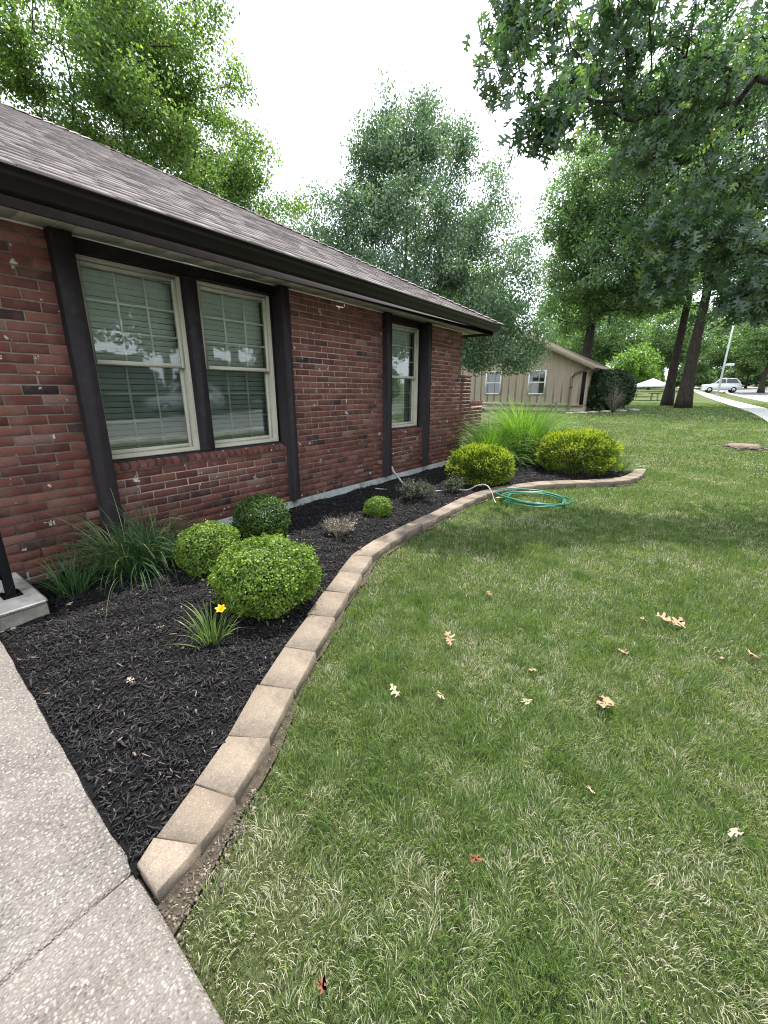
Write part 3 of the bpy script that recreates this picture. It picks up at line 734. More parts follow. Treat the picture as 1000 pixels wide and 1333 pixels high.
def twiggy(name, label, c, r, h, n, nleaf, m, L, wood=TWIG, group=None):
    t = thing(name, label, 'shrub', c, 0, group); s = MB(); tipsP = []
    for _ in range(n):
        a = U(0,6.28); rr = r*math.sqrt(random.random()); e = Vector((rr*math.cos(a), rr*math.sin(a), h*U(.5,1)*(1-.4*(rr/r)**2)))
        b = Vector((U(-.05,.05),U(-.05,.05),-.02)); m1 = b.lerp(e,.5)+Vector((U(-.03,.03),U(-.03,.03),.03))
        s.tube([b,m1,e],[.0045,.003,.0012],5)
        for k in range(4):
            q = m1.lerp(e,U(.1,.9)); v = q+Vector((U(-.07,.07),U(-.07,.07),U(.0,.08))); s.tube([q,v],[.0018,.0008],4,cap=False)
            tipsP += [q, v, q.lerp(v,.5)]
        tipsP += [e, m1.lerp(e,.7), m1.lerp(e,.4)]
    s.build('stem', wood, t)
    T = np.array([tuple(p) for p in tipsP]); P = T[rng.integers(0,len(T),nleaf)]+rng.normal(0,.016,(nleaf,3)); P[:,2] = np.maximum(P[:,2],.01)
    V,q = rhomb(P, rng.normal(size=(nleaf,3)), rng.normal(0,.7,(nleaf,3))+np.array([0,0,.9]), L*rng.uniform(.6,1.3,nleaf), L*.5*rng.uniform(.7,1.2,nleaf))
    npmesh('foliage', V, [q], m, t, np.repeat(rng.uniform(0,1,nleaf),4)); return t
PALETWIG = plain('bare grey twigs', (.22,.185,.15), .9, .1, .3, 30)
DRYLEAF = mat_tint('withered leaves', [(0,(.09,.085,.06)),(.5,(.20,.175,.13)),(1,(.36,.32,.26))])
twiggy('grey_shrub', 'loose grey green leafy shrub beside the downpipe below the single window', (-2.74,4.32,.04), .27, .33, 44, 2600, GREY, .026, group='small grey shrubs in the bed')
twiggy('grey_shrub', 'low sparse grey green shrub next to the smaller golden yew, hose passing behind', (-2.55,5.02,.04), .17, .27, 26, 950, GREY, .028, group='small grey shrubs in the bed')
twiggy('bare_shrub', 'nearly leafless pale twiggy shrub in the mulch behind the largest boxwood', (-2.60,2.76,.04), .19, .24, 40, 260, DRYLEAF, .022, PALETWIG)

def ribbons(mb_, base, n, r0, lr, wid, spread, droop, seg=7, tints=(0,1), flat=0.0):
    for _ in range(n):
        a = U(0,6.28); rr = r0*math.sqrt(random.random()); p = Vector((base[0]+rr*math.cos(a), base[1]+rr*math.sin(a), base[2]-.01))
        h = a+U(-.7,.7); el = math.pi/2-abs(random.gauss(0,spread)); L = U(*lr); w = wid*U(.6,1.2); t = U(*tints); dr = droop*U(.5,1.5)
        side = Vector((-math.sin(h+U(-.5,.5)), math.cos(h+U(-.5,.5)), 0)).normalized(); vs = []
        for k in range(seg+1):
            f = k/seg; ww = w*(1-f**2.2)*(.55+.45*min(1,f*4))+.0004
            tw = Vector((0,0,1))*ww*.35*math.sin(f*3+a)
            vs += [p-side*ww*.5-tw, p+side*ww*.5+tw]
            p = p+Vector((math.cos(h)*math.cos(el), math.sin(h)*math.cos(el), math.sin(el)))*(L/seg); el -= dr/seg*(.4+1.6*f)
            if p.z < base[2]+.004: p.z = base[2]+.004+U(0,.01)
        mb_.add(vs, [(2*k,2*k+1,2*k+3,2*k+2) for k in range(seg)], t)
LIRI = leafmat('dark grass blades', [(0,(.025,.065,.025)),(.5,(.06,.13,.045)),(.85,(.13,.21,.08)),(1,(.36,.33,.19))], .3, .4, .4, 1.2)
PAMP = leafmat('bright tall grass blades', [(0,(.06,.13,.02)),(.5,(.13,.25,.035)),(1,(.28,.42,.09))], .4, .45, .3, 1.2)
LILY = leafmat('daylily blades', [(0,(.06,.11,.03)),(.6,(.13,.20,.055)),(1,(.26,.32,.12))], .35, .4, .4, 1.2)
PETAL = mat_tint('yellow petals', [(0,(.85,.38,.01)),(1,(.9,.55,.03))], .5)
def clump(name, label, cat, base, specs, m, group=None):
    t = thing(name, label, cat, base, 0, group); b = MB()
    for s_ in specs: ribbons(b, *s_)
    b.build('blades', m, t); return t
clump('arching_grass', 'large clump of dark arching grass below the left window post', 'ornamental grass', (-3.36,1.22,.05),
      [((0,0,0),420,.17,(.32,.68),.0075,.55,1.9,8,(0,1)), ((.02,.16,0),260,.16,(.34,.72),.007,.62,1.9,8,(0,1)), ((0,0,0),16,.12,(.7,.95),.004,.5,1.5,9,(.88,1))], LIRI, 'dark grass clumps beside the step')
clump('arching_grass', 'small upright tuft of dark grass right against the concrete porch step', 'ornamental grass', (-3.28,.80,.05),
      [((0,0,0),90,.08,(.22,.42),.007,.36,1.0,7,(0,.9)), ((-.1,.1,0),30,.08,(.25,.4),.007,.4,1.2,7,(0,.9))], LIRI, 'dark grass clumps beside the step')
clump('tall_grass', 'tall bright green fountain grass between the two golden yews', 'ornamental grass', (-2.72,8.25,.05),
      [((0,0,0),1500,.24,(.9,1.55),.010,.36,1.15,9,(.1,1))], PAMP, 'fountain grasses beyond the wall end')
clump('tall_grass', 'lower fountain grass leaning out beside the stepped brick wing wall', 'ornamental grass', (-3.05,7.45,.05),
      [((0,0,0),900,.2,(.75,1.2),.008,.5,1.35,9,(0,.75))], PAMP, 'fountain grasses beyond the wall end')
clump('daylily_leaves', 'low strappy green daylily clump at the far tip of the bed behind the larger yew', 'plant', (-1.02,8.25,.04), [((0,0,0),110,.12,(.3,.5),.014,.5,1.4,7,(.1,.8))], LILY)
lil = clump('daylily', 'small daylily with one yellow flower in the mulch before the largest boxwood', 'flower', (-1.945,1.03,.045),
      [((0,0,0),60,.05,(.16,.31),.010,.26,.8,7,(.1,.9)), ((.02,.02,0),10,.03,(.2,.27),.008,.8,1.4,7,(.3,1))], LILY)
b = MB(); b.tube([(.01,.03,0),(.022,.045,.1),(.03,.055,.185)], [.0028,.0024,.002], 6, .5); b.build('flower_stem', LILY, lil)
fl = MB(); fc = Vector((.03,.055,.185)); ax = Vector((.35,-.25,.9)).normalized(); ux = ax.orthogonal().normalized(); vx = ax.cross(ux)
for k in range(6):
    a = k*math.pi/3; d = (ux*math.cos(a)+vx*math.sin(a))*.62; s = ax.cross(d).normalized(); w = .010 if k%2 else .008
    p = [fc, fc+ax*.022+d*.012, fc+ax*.038+d*.028, fc+ax*.04+d*.046]
    fl.add([p[0]-s*.002,p[0]+s*.002,p[1]+s*w*.8,p[1]-s*w*.8,p[2]+s*w,p[2]-s*w,p[3]+s*.002,p[3]-s*.002], [(0,1,2,3),(3,2,4,5),(5,4,6,7)], U(0,1))
fl.build('petals', PETAL, lil)

# ------------------------------------------------------------------ trees
def lobes_targets(n, lobes, gap=.25, freq=.45, off=0.0, shell=.35):
    w = np.array([l[6] if len(l) > 6 else l[3]*l[4]*l[5] for l in lobes]); w = w/w.sum(); out = []
    while len(out) < n:
        l = lobes[rng.choice(len(lobes), p=w)]; u = unit(rng.normal(size=3)); r = (shell**3+(1-shell**3)*random.random())**(1/3)
        p = np.array(l[:3])+u*np.array(l[3:6])*r
        if mn.noise((p[0]*freq+off, p[1]*freq, p[2]*freq)) < -gap: continue
        out.append(p)
    return np.array(out)
def skeleton(trunk, T, seg, upw=1.5, sag=0.0):
    nodes = [np.array(p, float) for p in trunk]; par = [-1]+list(range(len(trunk)-1)); tips = []
    top = nodes[-1]; order = np.argsort(np.min(np.linalg.norm(T[:,None]-np.array(nodes)[None], axis=2), axis=1))
    arr = np.zeros((len(trunk)+len(T)*12+10,3)); arr[:len(trunk)] = nodes; cnt = len(trunk); lo = max(1,int(len(trunk)*.35))
    for ti in order:
        t = T[ti]; d = arr[lo:cnt]-t; dist = np.linalg.norm(d,axis=1)+upw*np.maximum(d[:,2]*.6,0)
        k = int(np.argmin(dist))+lo; a = arr[k]; L = np.linalg.norm(t-a); m = max(1,min(10,int(L/seg)+1)); prev = k
        for j in range(1,m+1):
            f = j/m; p = a+(t-a)*f+np.array([0,0,sag*L*math.sin(math.pi*f)])+(rng.normal(0,.05*L/m,3) if j < m else 0)
            arr[cnt] = p; par.append(prev); prev = cnt; cnt += 1
        tips.append(prev)
    return arr[:cnt], par, tips
def tubes(P, par, rad, k=5, lo=1):
    ids = np.arange(lo,len(P)); a = P[np.array(par)[ids]]; b = P[ids]; d = unit(b-a); ref = np.where(np.abs(d[:,2:3])>.9, np.array([[1.,0,0]]), np.array([[0,0,1.]]))
    u = unit(np.cross(d,ref)); w = np.cross(u,d); an = np.arange(k)*2*np.pi/k; ca,sa = np.cos(an),np.sin(an)
    ring = u[:,None]*ca[None,:,None]+w[:,None]*sa[None,:,None]
    ra = np.minimum(rad[np.array(par)[ids]], rad[ids]*1.5)
    V = np.concatenate([a[:,None]+ring*ra[:,None,None], b[:,None]+ring*rad[ids][:,None,None]],1)
    B = np.arange(len(ids))[:,None]*2*k; q = [B+np.array([[i,(i+1)%k,k+(i+1)%k,k+i]]) for i in range(k)]
    return V.reshape(-1,3), np.concatenate(q)
def tree(name, label, base, trunk, tr, lobes, nt, per, L, W, rc, m, bark, group=None, droop=.3, gap=.25, freq=.45, seg=.6, tip=.008, cat='tree', shell=.35, lob=False, ex=None, leafup=.7, flare=1.35):
    t = thing(name, label, cat, base, 0, group)
    T = lobes_targets(nt, lobes, gap, freq, base[0], shell)
    P, par, tips = skeleton(trunk, T, seg, sag=.05)
    n0 = len(trunk); rad = np.zeros(len(P)); ex_ = 2.2
    acc = np.zeros(len(P))
    for i in range(len(P)-1,0,-1):
        if acc[i] == 0: acc[i] = tip**ex_
        acc[par[i]] += acc[i]
    rad = np.maximum(acc,tip**ex_)**(1/ex_)
    rad = np.minimum(rad, tr*.6)
    V, q = tubes(P, par, rad, 5, n0)
    bv, bq = V, q
    # the trunk itself, one smooth tapered mesh with a root flare
    tb = MB(); tp = [Vector(p) for p in trunk]; pts = []; rr = []
    for i in range(len(tp)-1):
        for j in range(4):
            f = (i+j/4)/(len(tp)-1); pts.append(tp[i].lerp(tp[i+1], j/4)+Vector((U(-.02,.02),U(-.02,.02),0))*tr); rr.append(tr*(1-.75*f)*U(.97,1.03)*(1+(flare-1)*max(0,1-f*7)))
    pts.append(tp[-1]); rr.append(tr*.2); tb.tube(pts, rr, 14); nv = len(tb.v)
    npmesh('trunk', np.concatenate([np.array([tuple(v) for v in tb.v]), bv]), tb.f+[tuple(f_) for f_ in (bq+nv).tolist()], bark, t, smooth=True)
    cidx = rng.integers(0,len(tips),nt*per); tp_ = P[np.array(tips)[cidx]]; pr = P[np.array(par)[np.array(tips)[cidx]]]
    f = rng.uniform(-.1,1,len(cidx))**.8
    c = pr+(tp_-pr)*np.clip(f,0,1)[:,None]+np.clip(rng.normal(0,rc,(len(cidx),3)),-1.7*rc,1.7*rc)*np.array([1,1,.75])
    nrm = unit(rng.normal(0,1,(len(c),3))*(1-leafup*.5)+np.array([0,0,leafup]))
    d = unit(unit(tp_-pr)*.5+rng.normal(0,.75,(len(c),3))+np.array([0,0,-droop]))
    Ls = L*rng.uniform(.65,1.25,len(c)); ct_ = rng.normal(0,.16,len(tips))[cidx]; tint = np.clip(rng.normal(.45,.2,len(c))+ct_,0,1)
    if lob:
        V, fs, k = lobed(c, d, nrm, Ls); npmesh('crown', V, fs, m, t, np.repeat(tint,k))
    else:
        V, q = rhomb(c, d, nrm, Ls, W*rng.uniform(.7,1.2,len(c))); npmesh('crown', V, [q], m, t, np.repeat(tint,4))
    return t
L1 = leafmat('maple leaves', [(0,(.05,.092,.034)),(.5,(.11,.172,.058)),(1,(.26,.32,.09))], .45, .45, .35, 1.7)
L2 = leafmat('birch leaves', [(0,(.055,.105,.065)),(.5,(.12,.19,.115)),(1,(.22,.29,.19))], .35, .4, .45, 1.25)
L3 = leafmat('green tree leaves', [(0,(.055,.10,.045)),(.5,(.12,.19,.085)),(1,(.22,.29,.14))], .45, .45, .35, 1.6)
LO = leafmat('oak leaves', [(0,(.024,.05,.028)),(.5,(.055,.10,.05)),(.85,(.095,.15,.06)),(1,(.17,.22,.07))], .38, .30, .6, 1.5)
LF = leafmat('far oak leaves', [(0,(.04,.078,.042)),(.5,(.085,.145,.075)),(1,(.16,.23,.12))], .45, .4, .5, 1.6)
LB = leafmat('fresh green leaves', [(0,(.08,.15,.03)),(1,(.22,.33,.08))], .45, .45, .3, 1.3)
def gb(x, y): return (x, y, float(gz(x,y)))

tree('maple_tree', 'tall lush maple with several dark stems rising behind the brown roof', gb(-22.5,10.8), [(0,0,0),(.05,.1,2),(.1,.1,4),(.1,.2,6),(0,.1,8.5),(.2,.4,11)], .34,
     [(0,-1.5,12,5.2,5.2,5),(1.5,2.0,11,4.6,4.4,5.2),(3.3,3.3,9.4,3.4,3.2,3.6),(-1,-5,11,4,4,5.5),(1.5,1,15.5,3.8,4,3.2),(3.0,2.4,6.8,2.8,2.6,2.0),(.5,.5,7.6,4.6,4.6,2.6)], 1000, 200, .14, .095, .34, L1, BARKD, gap=.12, freq=.36, seg=.9, tip=.012)
tree('birch_tree', 'upright pale green tree with small drooping leaves beyond the end of the brick house', gb(-9.4,13.75), [(0,0,0),(0,.05,1.5),(.05,.05,3.2),(.1,0,5.2),(.05,.1,7.4),(0,0,8.4)], .085,
     [(0,0,9.7,.95,.95,1.5,4.5),(.6,.5,8.8,1.4,1.4,1.5,8),(-.5,-.3,8.6,1.3,1.3,1.5,7),(0,.1,7.9,2.2,2.2,1.8),(-.2,-.2,6.1,3.0,3.0,2.0),(0,.1,4.2,3.4,3.4,1.9),(2.0,1.3,3.3,2.2,2.2,1.25),(-1.9,-1.6,6.2,1.7,1.7,1.7),(1.6,1.5,7.6,1.6,1.6,1.9),(3.1,1.5,3.4,2.0,2.0,1.5),(2.8,1.4,5.2,1.8,1.8,1.8)], 1000, 150, .092, .062, .24, L2, BARK, droop=1.1, gap=.22, freq=.6, seg=.5, tip=.006, leafup=.2)
tree('shade_tree', 'broad green shade tree whose dark trunk stands behind the tan neighbouring house', gb(-7.1,32.3), [(0,0,0),(.1,0,2.5),(.2,0,5),(0,0,8),(-.5,.3,12)], .42,
     [(.8,0,12,4.6,4.6,4.8),(-.6,-.4,8.6,3.4,3.4,3.4),(3,.2,9.5,3.8,3.8,3.8),(1.6,0,15.6,3.2,3.2,2.8),(-.8,-.6,6,2.6,2.6,1.5),(3,0,6.2,2.4,2.4,1.4)], 850, 100, .19, .12, .38, L3, BARKD, gap=.2, freq=.4, seg=1.0, tip=.014)
tree('oak_tree', 'slimmer of two big lawn oaks, the straight dark trunk nearer the canopy tent', gb(-1.95,33.5), [(0,0,0),(0,0,2.2),(.08,0,4.6),(.15,.1,7.2),(.2,.2,10),(.2,.2,14)], .30,
     [(0,0,13,6,5.5,5.5),(-2.5,-1,8.6,3.6,3.4,2.4),(3,0,9,4,4,3),(0,0,17.5,3.6,3.6,2.6)], 620, 75, .18, .115, .38, LF, BARKD, group='two big oaks on the far lawn', gap=.15, freq=.35, seg=1.0, tip=.014, flare=1.3)
tree('oak_tree', 'thicker of two big lawn oaks, the trunk nearest the sidewalk and street', gb(-.95,29.9), [(0,0,0),(0,0,2.2),(.03,.05,4.2),(.1,.1,6.6),(.2,.2,9.5),(.3,.2,13)], .35,
     [(0,0,12,6,5.5,5),(-2.5,-1.5,7.6,3.6,3.4,2.2),(3.2,-1,7.8,4,4,2.8),(0,0,16.5,3.6,3.6,2.6)], 620, 75, .18, .115, .38, LF, BARKD, group='two big oaks on the far lawn', gap=.15, freq=.35, seg=1.0, tip=.014, flare=1.3)
# the near oak: its boughs hang into the picture from the right
nb = gb(3.4, 9.0)
pl = [(-2.45,5.55,5.45,.35),(-2.42,5.3,4.9,.33),(-2.15,5.85,5.3,.45),(-1.9,5.35,4.4,.27),(-1.84,5.15,4.02,.16),(-1.85,6.5,5.55,.6),(-1.65,6.4,4.9,.5),(-1.2,7.2,5.8,.7),(-1.1,7.0,4.95,.6),(-1.05,6.6,4.15,.42),
      (-.4,7.4,5.4,.7),(-.45,7.1,4.55,.6),(-.5,6.7,3.75,.45),(.05,6.9,3.8,.5),(-.6,6.4,3.2,.36),(-.08,6.45,2.95,.36),(-.6,6.25,2.72,.24),(.4,6.4,2.5,.4),(.16,6.3,2.35,.26),(.4,8.0,5.0,.8),(1.1,7.9,3.4,.7),(.6,7.0,3.0,.5)]
tree('near_oak', 'near oak whose lobed leafy boughs hang down into the upper right over the lawn', nb, [(0,0,0),(0,0,1.5),(-.05,0,3),(-.1,-.05,4.6),(-.1,-.1,6.4),(0,0,8.6)], .30,
     [(x-nb[0], y-nb[1], z-nb[2], r*1.05, r*.9, r*.75, max(.55, r**2*(3.2 if r < .65 else 2.2))*(1 if z > 3.3 else 1.25)) for x,y,z,r in pl]+[(.3,.3,7.2,1.5,1.5,1.2,.8)], 430, 13, .15, .1, .15, LO, BARKD, gap=.45, freq=.9, seg=.45, tip=.0045, shell=.1, lob=True, droop=.75, leafup=.75)
# generic far trees, then copies
far1 = tree('street_tree', 'dense green street tree far up the sidewalk, right of the light pole', gb(5.6,74), [(0,0,0),(0,0,2),(.1,0,4),(0,.1,7),(0,0,10)], .32,
     [(0,0,7.5,4.6,4.6,3.6),(-1.5,0,5.2,3,3,1.8),(1.8,0,5.6,3,3,1.8),(0,0,10.6,3,3,2.2)], 320, 44, .34, .22, .5, L3, BARKD, group='trees along the far street', gap=.2, freq=.4, seg=1.0, tip=.016)
far2 = tree('young_tree', 'small bright yellow green tree seen between the neighbour bush and the oak trunks', gb(-7.6,60), [(0,0,0),(0,0,1.4),(0,0,3),(0,0,5)], .12,
     [(0,0,3.8,2.6,2.6,2.0),(1,0,2.6,2,2,1.2),(-1.5,0,2.8,1.8,1.8,1.3)], 180, 44, .3, .2, .35, LB, BARKD, gap=.2, freq=.5, seg=.8, tip=.01)
FT = [(1.6,98,1.0,'street tree straight up the road beyond the white parked SUV'),(11,92,1.15,'tall tree over the pale house roof across the road'),(-5,84,1.1,'green tree behind the white canopy tent'),(-13,72,1.2,'green tree left of the bright young tree, beyond the tan house roof'),
      (-20,92,1.35,'far tree deep behind the neighbouring roof'),(-31,62,1.5,'far tree behind the birch, left of its crown base'),(18,70,1.3,'street tree on the far side of the road at the frame edge'),(-35,33,1.22,'treetop just clearing the brown roof ridge left of the birch'),(4,130,1.7,'last tree where the road disappears'),(-12,125,1.8,'distant tree filling the gap between the oak trunks'),(14,128,1.8,'distant tree above the pale roof'),
      (-30,112,1.8,'distant tree beyond the shade tree crown'),(5.4,100,.62,'low leafy tree beside the road behind the white SUV'),(13,84,.7,'low tree in front of the pale house on the right'),(-2.5,104,.7,'low tree right of the distant oak trunks'),(9.5,118,.8,'low distant tree over the road end'),(-9,96,.7,'low distant tree behind the canopy tent'),(20,100,.9,'low tree at the right end of the pale house')]
for x, y, s, lab in FT: dup(far1, gb(x,y), U(0,6), s, lab)
fb = shrub('far_bush', 'broad green bush at the far end of the road below the street trees', 'bush', gb(6.5,118), 4.2, 3.0, 2.2, 5000, .6, .38, L3, 'bushes at the far road end', rough=.25, shell=.6, stems=12)
for x, y, sc_, lab in [(-3,116,1.0,'broad bush seen between the two oak trunks far off'),(12,110,.9,'bush beside the pale house far up the street'),(18,92,.8,'bush at the right picture edge across the far road'),(-11,108,1.1,'far bush behind the canopy tent and young tree'),(1.2,128,.9,'far bush straight above the white parked SUV'),(-20,100,1.1,'far bush hidden behind the tan house roof edge')]: dup(fb, gb(x,y), U(0,6), sc_, lab)
for x, y, sc_ in [(23,4,.8),(25,12,.9),(24,20,.8),(26,29,1.0),(22,37,.9)]: dup(fb, gb(x,y), R(90)+U(-.3,.3), sc_, 'broad bush across the street, seen mirrored in the window panes', 'bushes across the street')
BT = [(17,17,1.15),(15.5,3,1.0),(22,9,1.4),(19,-12,1.2),(28,22,1.5),(27,-4,1.3),(16,32,1.1),(21,14.5,1.1),(26,29,1.4),(24,37,1.3),(30,12,1.6),(20,24,1.2)]
for x, y, s in BT: dup(far1, gb(x,y), U(0,6), s, 'green tree across the street, seen mirrored in the window panes', 'trees across the street')

# ------------------------------------------------------------------ neighbouring house
def gable_house(name, label, x0, x1, y0, y1, zb, zs, zw, slope, side_mat, roof_mat, found_mat, trim_mat, wins, over=.35, axis='y', boards=.2):
    """walls x0..x1, y0..y1; zb ground, zs bottom of the siding, zw wall top; gable ends face -Y and +Y"""
    t = thing(name, label, 'house', (x0, y0, zb))
    def part(mb, nm, m, par=None):
        mb.v = [(a-x0, b-y0, c-zb) for a,b,c in mb.v]; return mb.build(nm, m, par or t)
    xm = (x0+x1)/2; zp = zw+slope*(x1-xm)
    w = MB(); w.add([(x0,y0,zs),(x1,y0,zs),(x1,y0,zw),(xm,y0,zp),(x0,y0,zw),(x0,y1,zs),(x1,y1,zs),(x1,y1,zw),(xm,y1,zp),(x0,y1,zw)], [(0,1,2,3,4),(9,8,7,6,5),(1,6,7,2),(5,0,4,9)])
    x = x0+boards*.5
    while x < x1:
        zt = zw+slope*((x-x0) if x < xm else (x1-x)); w.box(x-.025, x+.025, y0-.022, y0-.001, zs+.01, zt-.02); x += boards*2
    part(w, 'wall', side_mat)
    f = MB(); f.box(x0+.03, x1-.03, y0+.03, y1-.03, zb-.6, zs); part(f, 'foundation', found_mat)
    b = MB(); b.box(x0-.01, x1+.01, y0-.03, y0-.003, zs-.1, zs+.06); part(b, 'skirt_board', trim_mat)
    r = MB(); h = .12; o = over
    for sgn in (-1,1):
        xe = xm+sgn*(x1-xm+o); ze = zw-slope*o
        vs = [(xm,y0-o,zp+.02),(xe,y0-o,ze+.02),(xe,y1+o,ze+.02),(xm,y1+o,zp+.02)]; vs += [(a,b_,c+h) for a,b_,c in vs]
        r.add(vs, [(0,1,2,3),(4,7,6,5),(0,4,5,1),(1,5,6,2),(2,6,7,3)])
    ro = part(r, 'roof', roof_mat)
    rk = MB()
    for sgn in (-1,1):
        xe = xm+sgn*(x1-xm+o+.02); ze = zw-slope*(o+.02); y_ = y0-o-.03
        rk.add([(xm,y_,zp-.13),(xe,y_,ze-.13),(xe,y_,ze+.13),(xm,y_,zp+.13),(xm,y_+.028,zp-.13),(xe,y_+.028,ze-.13),(xe,y_+.028,ze+.13),(xm,y_+.028,zp+.13)], [(0,1,2,3),(3,2,6,7),(4,7,6,5),(0,4,5,1),(1,5,6,2)])
    part(rk, 'rake_board', trim_mat, ro)
    for (a, b_, c, d) in wins:
        fr = MB(); y_ = y0-.045
        for (p,q,r_,s_) in ((a,a+.07,c,d),(b_-.07,b_,c,d),(a+.07,b_-.07,c,c+.07),(a+.07,b_-.07,d-.07,d),(a+.07,b_-.07,(c+d)/2-.03,(c+d)/2+.03)): fr.box(p,q,y_,y0-.002,r_,s_)
        wo = part(fr, 'window', WHITE)
        p = MB(); p.add([(a+.05,y0-.02,c+.05),(b_-.05,y0-.02,c+.05),(b_-.05,y0-.02,d-.05),(a+.05,y0-.02,d-.05)], [(0,1,2,3)]); part(p, 'pane', FARGLASS, wo)
        p = MB(); z = c+.06
        while z < d-.06: p.box(a+.07,b_-.07,y0-.014,y0-.004,z,z+.045); z += .06
        part(p, 'blind', SOFFIT, wo)
    return t, part
nh, npart = gable_house('tan_house', 'tan board sided neighbouring house with two white windows in its gable end', -15.2, -4.82, 23.0, 26.2, .35, .80, 2.72, .47, SIDING, FARROOF, TANFOUND, TANTRIM,
    [(-7.66,-6.74,1.28,2.50), (-10.05,-9.13,1.28,2.50)])
d = MB(); d.box(-5.52,-5.42,22.90,22.975,.55,2.12,c=.01); d.tube([(-5.47,22.935,2.1),(-5.35,22.92,2.28),(-4.62,22.86,2.56)], [.05,.05,.05], 8); d.box(-5.55,-5.39,22.88,22.975,1.62,1.68)
npart(d, 'downspout', plain('brown downspout', (.16,.10,.07), .5, .4))
d = MB(); d.box(-4.46,-4.34,22.6,26.5,2.50,2.64,c=.015); npart(d, 'gutter', TANTRIM)
d = MB(); d.box(-5.0,-4.83,22.955,22.975,.80,2.35); npart(d, 'recess_shade_strip', DARK)  # flat dark strip on the wall, painted shade of the porch corner
d = MB(); d.box(-10.2,-9.95,22.99,23.028,.42,.56); npart(d, 'vent_frame', WHITE)
d = MB(); d.box(-10.14,-10.01,22.985,22.989,.45,.53); npart(d, 'vent_grille', DARK)
d = MB()
for x in (-6.25,-6.0): d.tube([(x,22.7,.35),(x,22.7,.95)], .025, 8)
d.tube([(-6.25,22.7,.9),(-6.0,22.7,.9)], .025, 8); d.box(-6.2,-6.05,22.62,22.78,.7,.88,c=.01)
g = thing('gas_meter', 'small grey gas meter on thin pipes against the tan house foundation', 'meter', (-6.1,22.7,.35))
d.v = [(a+6.1,b-22.7,c-.35) for a,b,c in d.v]; d.build('pipe', plain('grey meter paint', (.2,.19,.17)), g)

shrub('evergreen_bush', 'dark rounded bush with bare grey twigs in front of the tan house corner', 'bush', (-3.95,24.4,.45), 1.1, 1.0, 1.05, 15000, .11, .06, DEEP, sq=2.4, rough=.16, shell=.7, stems=30)
tw = twiggy('bare_bush', 'bare pale brown twiggy bush standing just before the dark rounded bush', (-3.45,22.9,.44), .55, 1.7, 60, 120, DRYLEAF, .06, PALETWIG)
ROCK = plain('pale limestone', (.42,.37,.31), .9, .2, .3, 6, bumps=.5, bscale=20)
def rock(px, py, s, label, dz=.03):
    p = G(px, py); b = MB(); k = 9
    pr = [(.0,-.12),(.8,-.1),(1.0,.05),(.85,.22),(.3,.3),(0,.3)]
    vs = []
    for r, z in pr:
        for q in range(k): a = 6.2832*q/k; j = 1+.25*math.sin(q*2.3+px); vs.append((r*j*math.cos(a)*s+U(-.04,.04)*s, r*j*math.sin(a)*s*.7, z*s*U(.8,1.1)))
    b.add(vs, [(j*k+q, j*k+(q+1)%k, (j+1)*k+(q+1)%k, (j+1)*k+q) for j in range(5) for q in range(k)]); o = b.build('flat_rock', ROCK); o.location = p
    tag(o, label, 'rock', 'flat pale rocks edging the neighbour bed')
for i, (px, py, s, l) in enumerate([(742,538,.22,'flat pale rock nearest the gas meter at the tan house'),(757,538,.3,'flat pale rock below the brown downspout'),(772,537,.25,'flat pale rock left under the dark rounded bush'),(790,536.5,.3,'flat pale rock in front of the bare twiggy bush'),(808,535.5,.34,'flat pale rock right of the dark rounded bush'),(823,534.5,.36,'long flat pale rock ending the row towards the oaks')]): rock(px, py, s, l)

# stump in the lawn
st = thing('tree_stump', 'low cut pale tree stump with wood chips in the open lawn', 'stump', tuple(G(968,582)))
b = MB(); b.lathe([(.33,-.05),(.30,.03),(.27,.065),(.13,.075),(.0,.078)], (0,0,0), 18); b.v = [(x*(1+.12*math.sin(5*math.atan2(y,x))), y*(1+.1*math.cos(3*math.atan2(y,x))), z+.02*x) for x,y,z in b.v]
b.build('wood', plain('cut wood', (.19,.145,.105), .9, .1, .35, 9, bumps=.6, bscale=30), st)
V, f, ti = pebbles(np.stack([rng.normal(0,.28,160), rng.normal(0,.34,160), np.full(160,.01)],-1), .02, .05)
tag(npmesh('chips', V, f, PEB, st, ti), kind='stuff')

# ------------------------------------------------------------------ hose
HOSE = plain('green rubber hose', (.03,.17,.10), .35, .5, .15, 10); PALEH = plain('pale grey hose', (.40,.40,.36), .5, .4, .12)
h = thing('garden_hose', 'green garden hose coiled flat on the grass beside the edging stones', 'hose', (-1.57,5.36,.03))
b = MB(); pts = []
for k in range(150):
    a = k*2*math.pi/30; lay_ = k//30; r = .36+.045*math.sin(a*1.13+lay_*2)+.02*lay_-.012*math.sin(3*a)
    pts.append((r*math.cos(a)*1.0+.03*math.sin(lay_*3), r*math.sin(a)*.95+.03*math.cos(lay_*2), .012+.016*lay_*(.6+.4*math.sin(a+lay_))+.003*math.sin(5*a)))
b.tube(pts, .0095, 8); b.build('coil', HOSE, h, smooth=True)
b = MB(); b.tube([(-.28,-.26,.03),(-.33,-.33,.05),(-.37,-.39,.055)], [.013,.014,.012], 10); b.build('coupling', plain('brass', (.45,.33,.12), .35, .5, .1, metal=1), h)
ph = MB(); q = [(-3.52,4.5,.08),(-3.3,4.66,.06),(-2.9,4.85,.06),(-2.62,5.12,.07),(-2.42,5.15,.09),(-2.28,5.13,.17),(-2.18,5.12,.205),(-2.10,5.10,.19),(-2.03,5.06,.13),(-1.98,5.03,.05),(-1.93,4.98,.02)]
qq = []
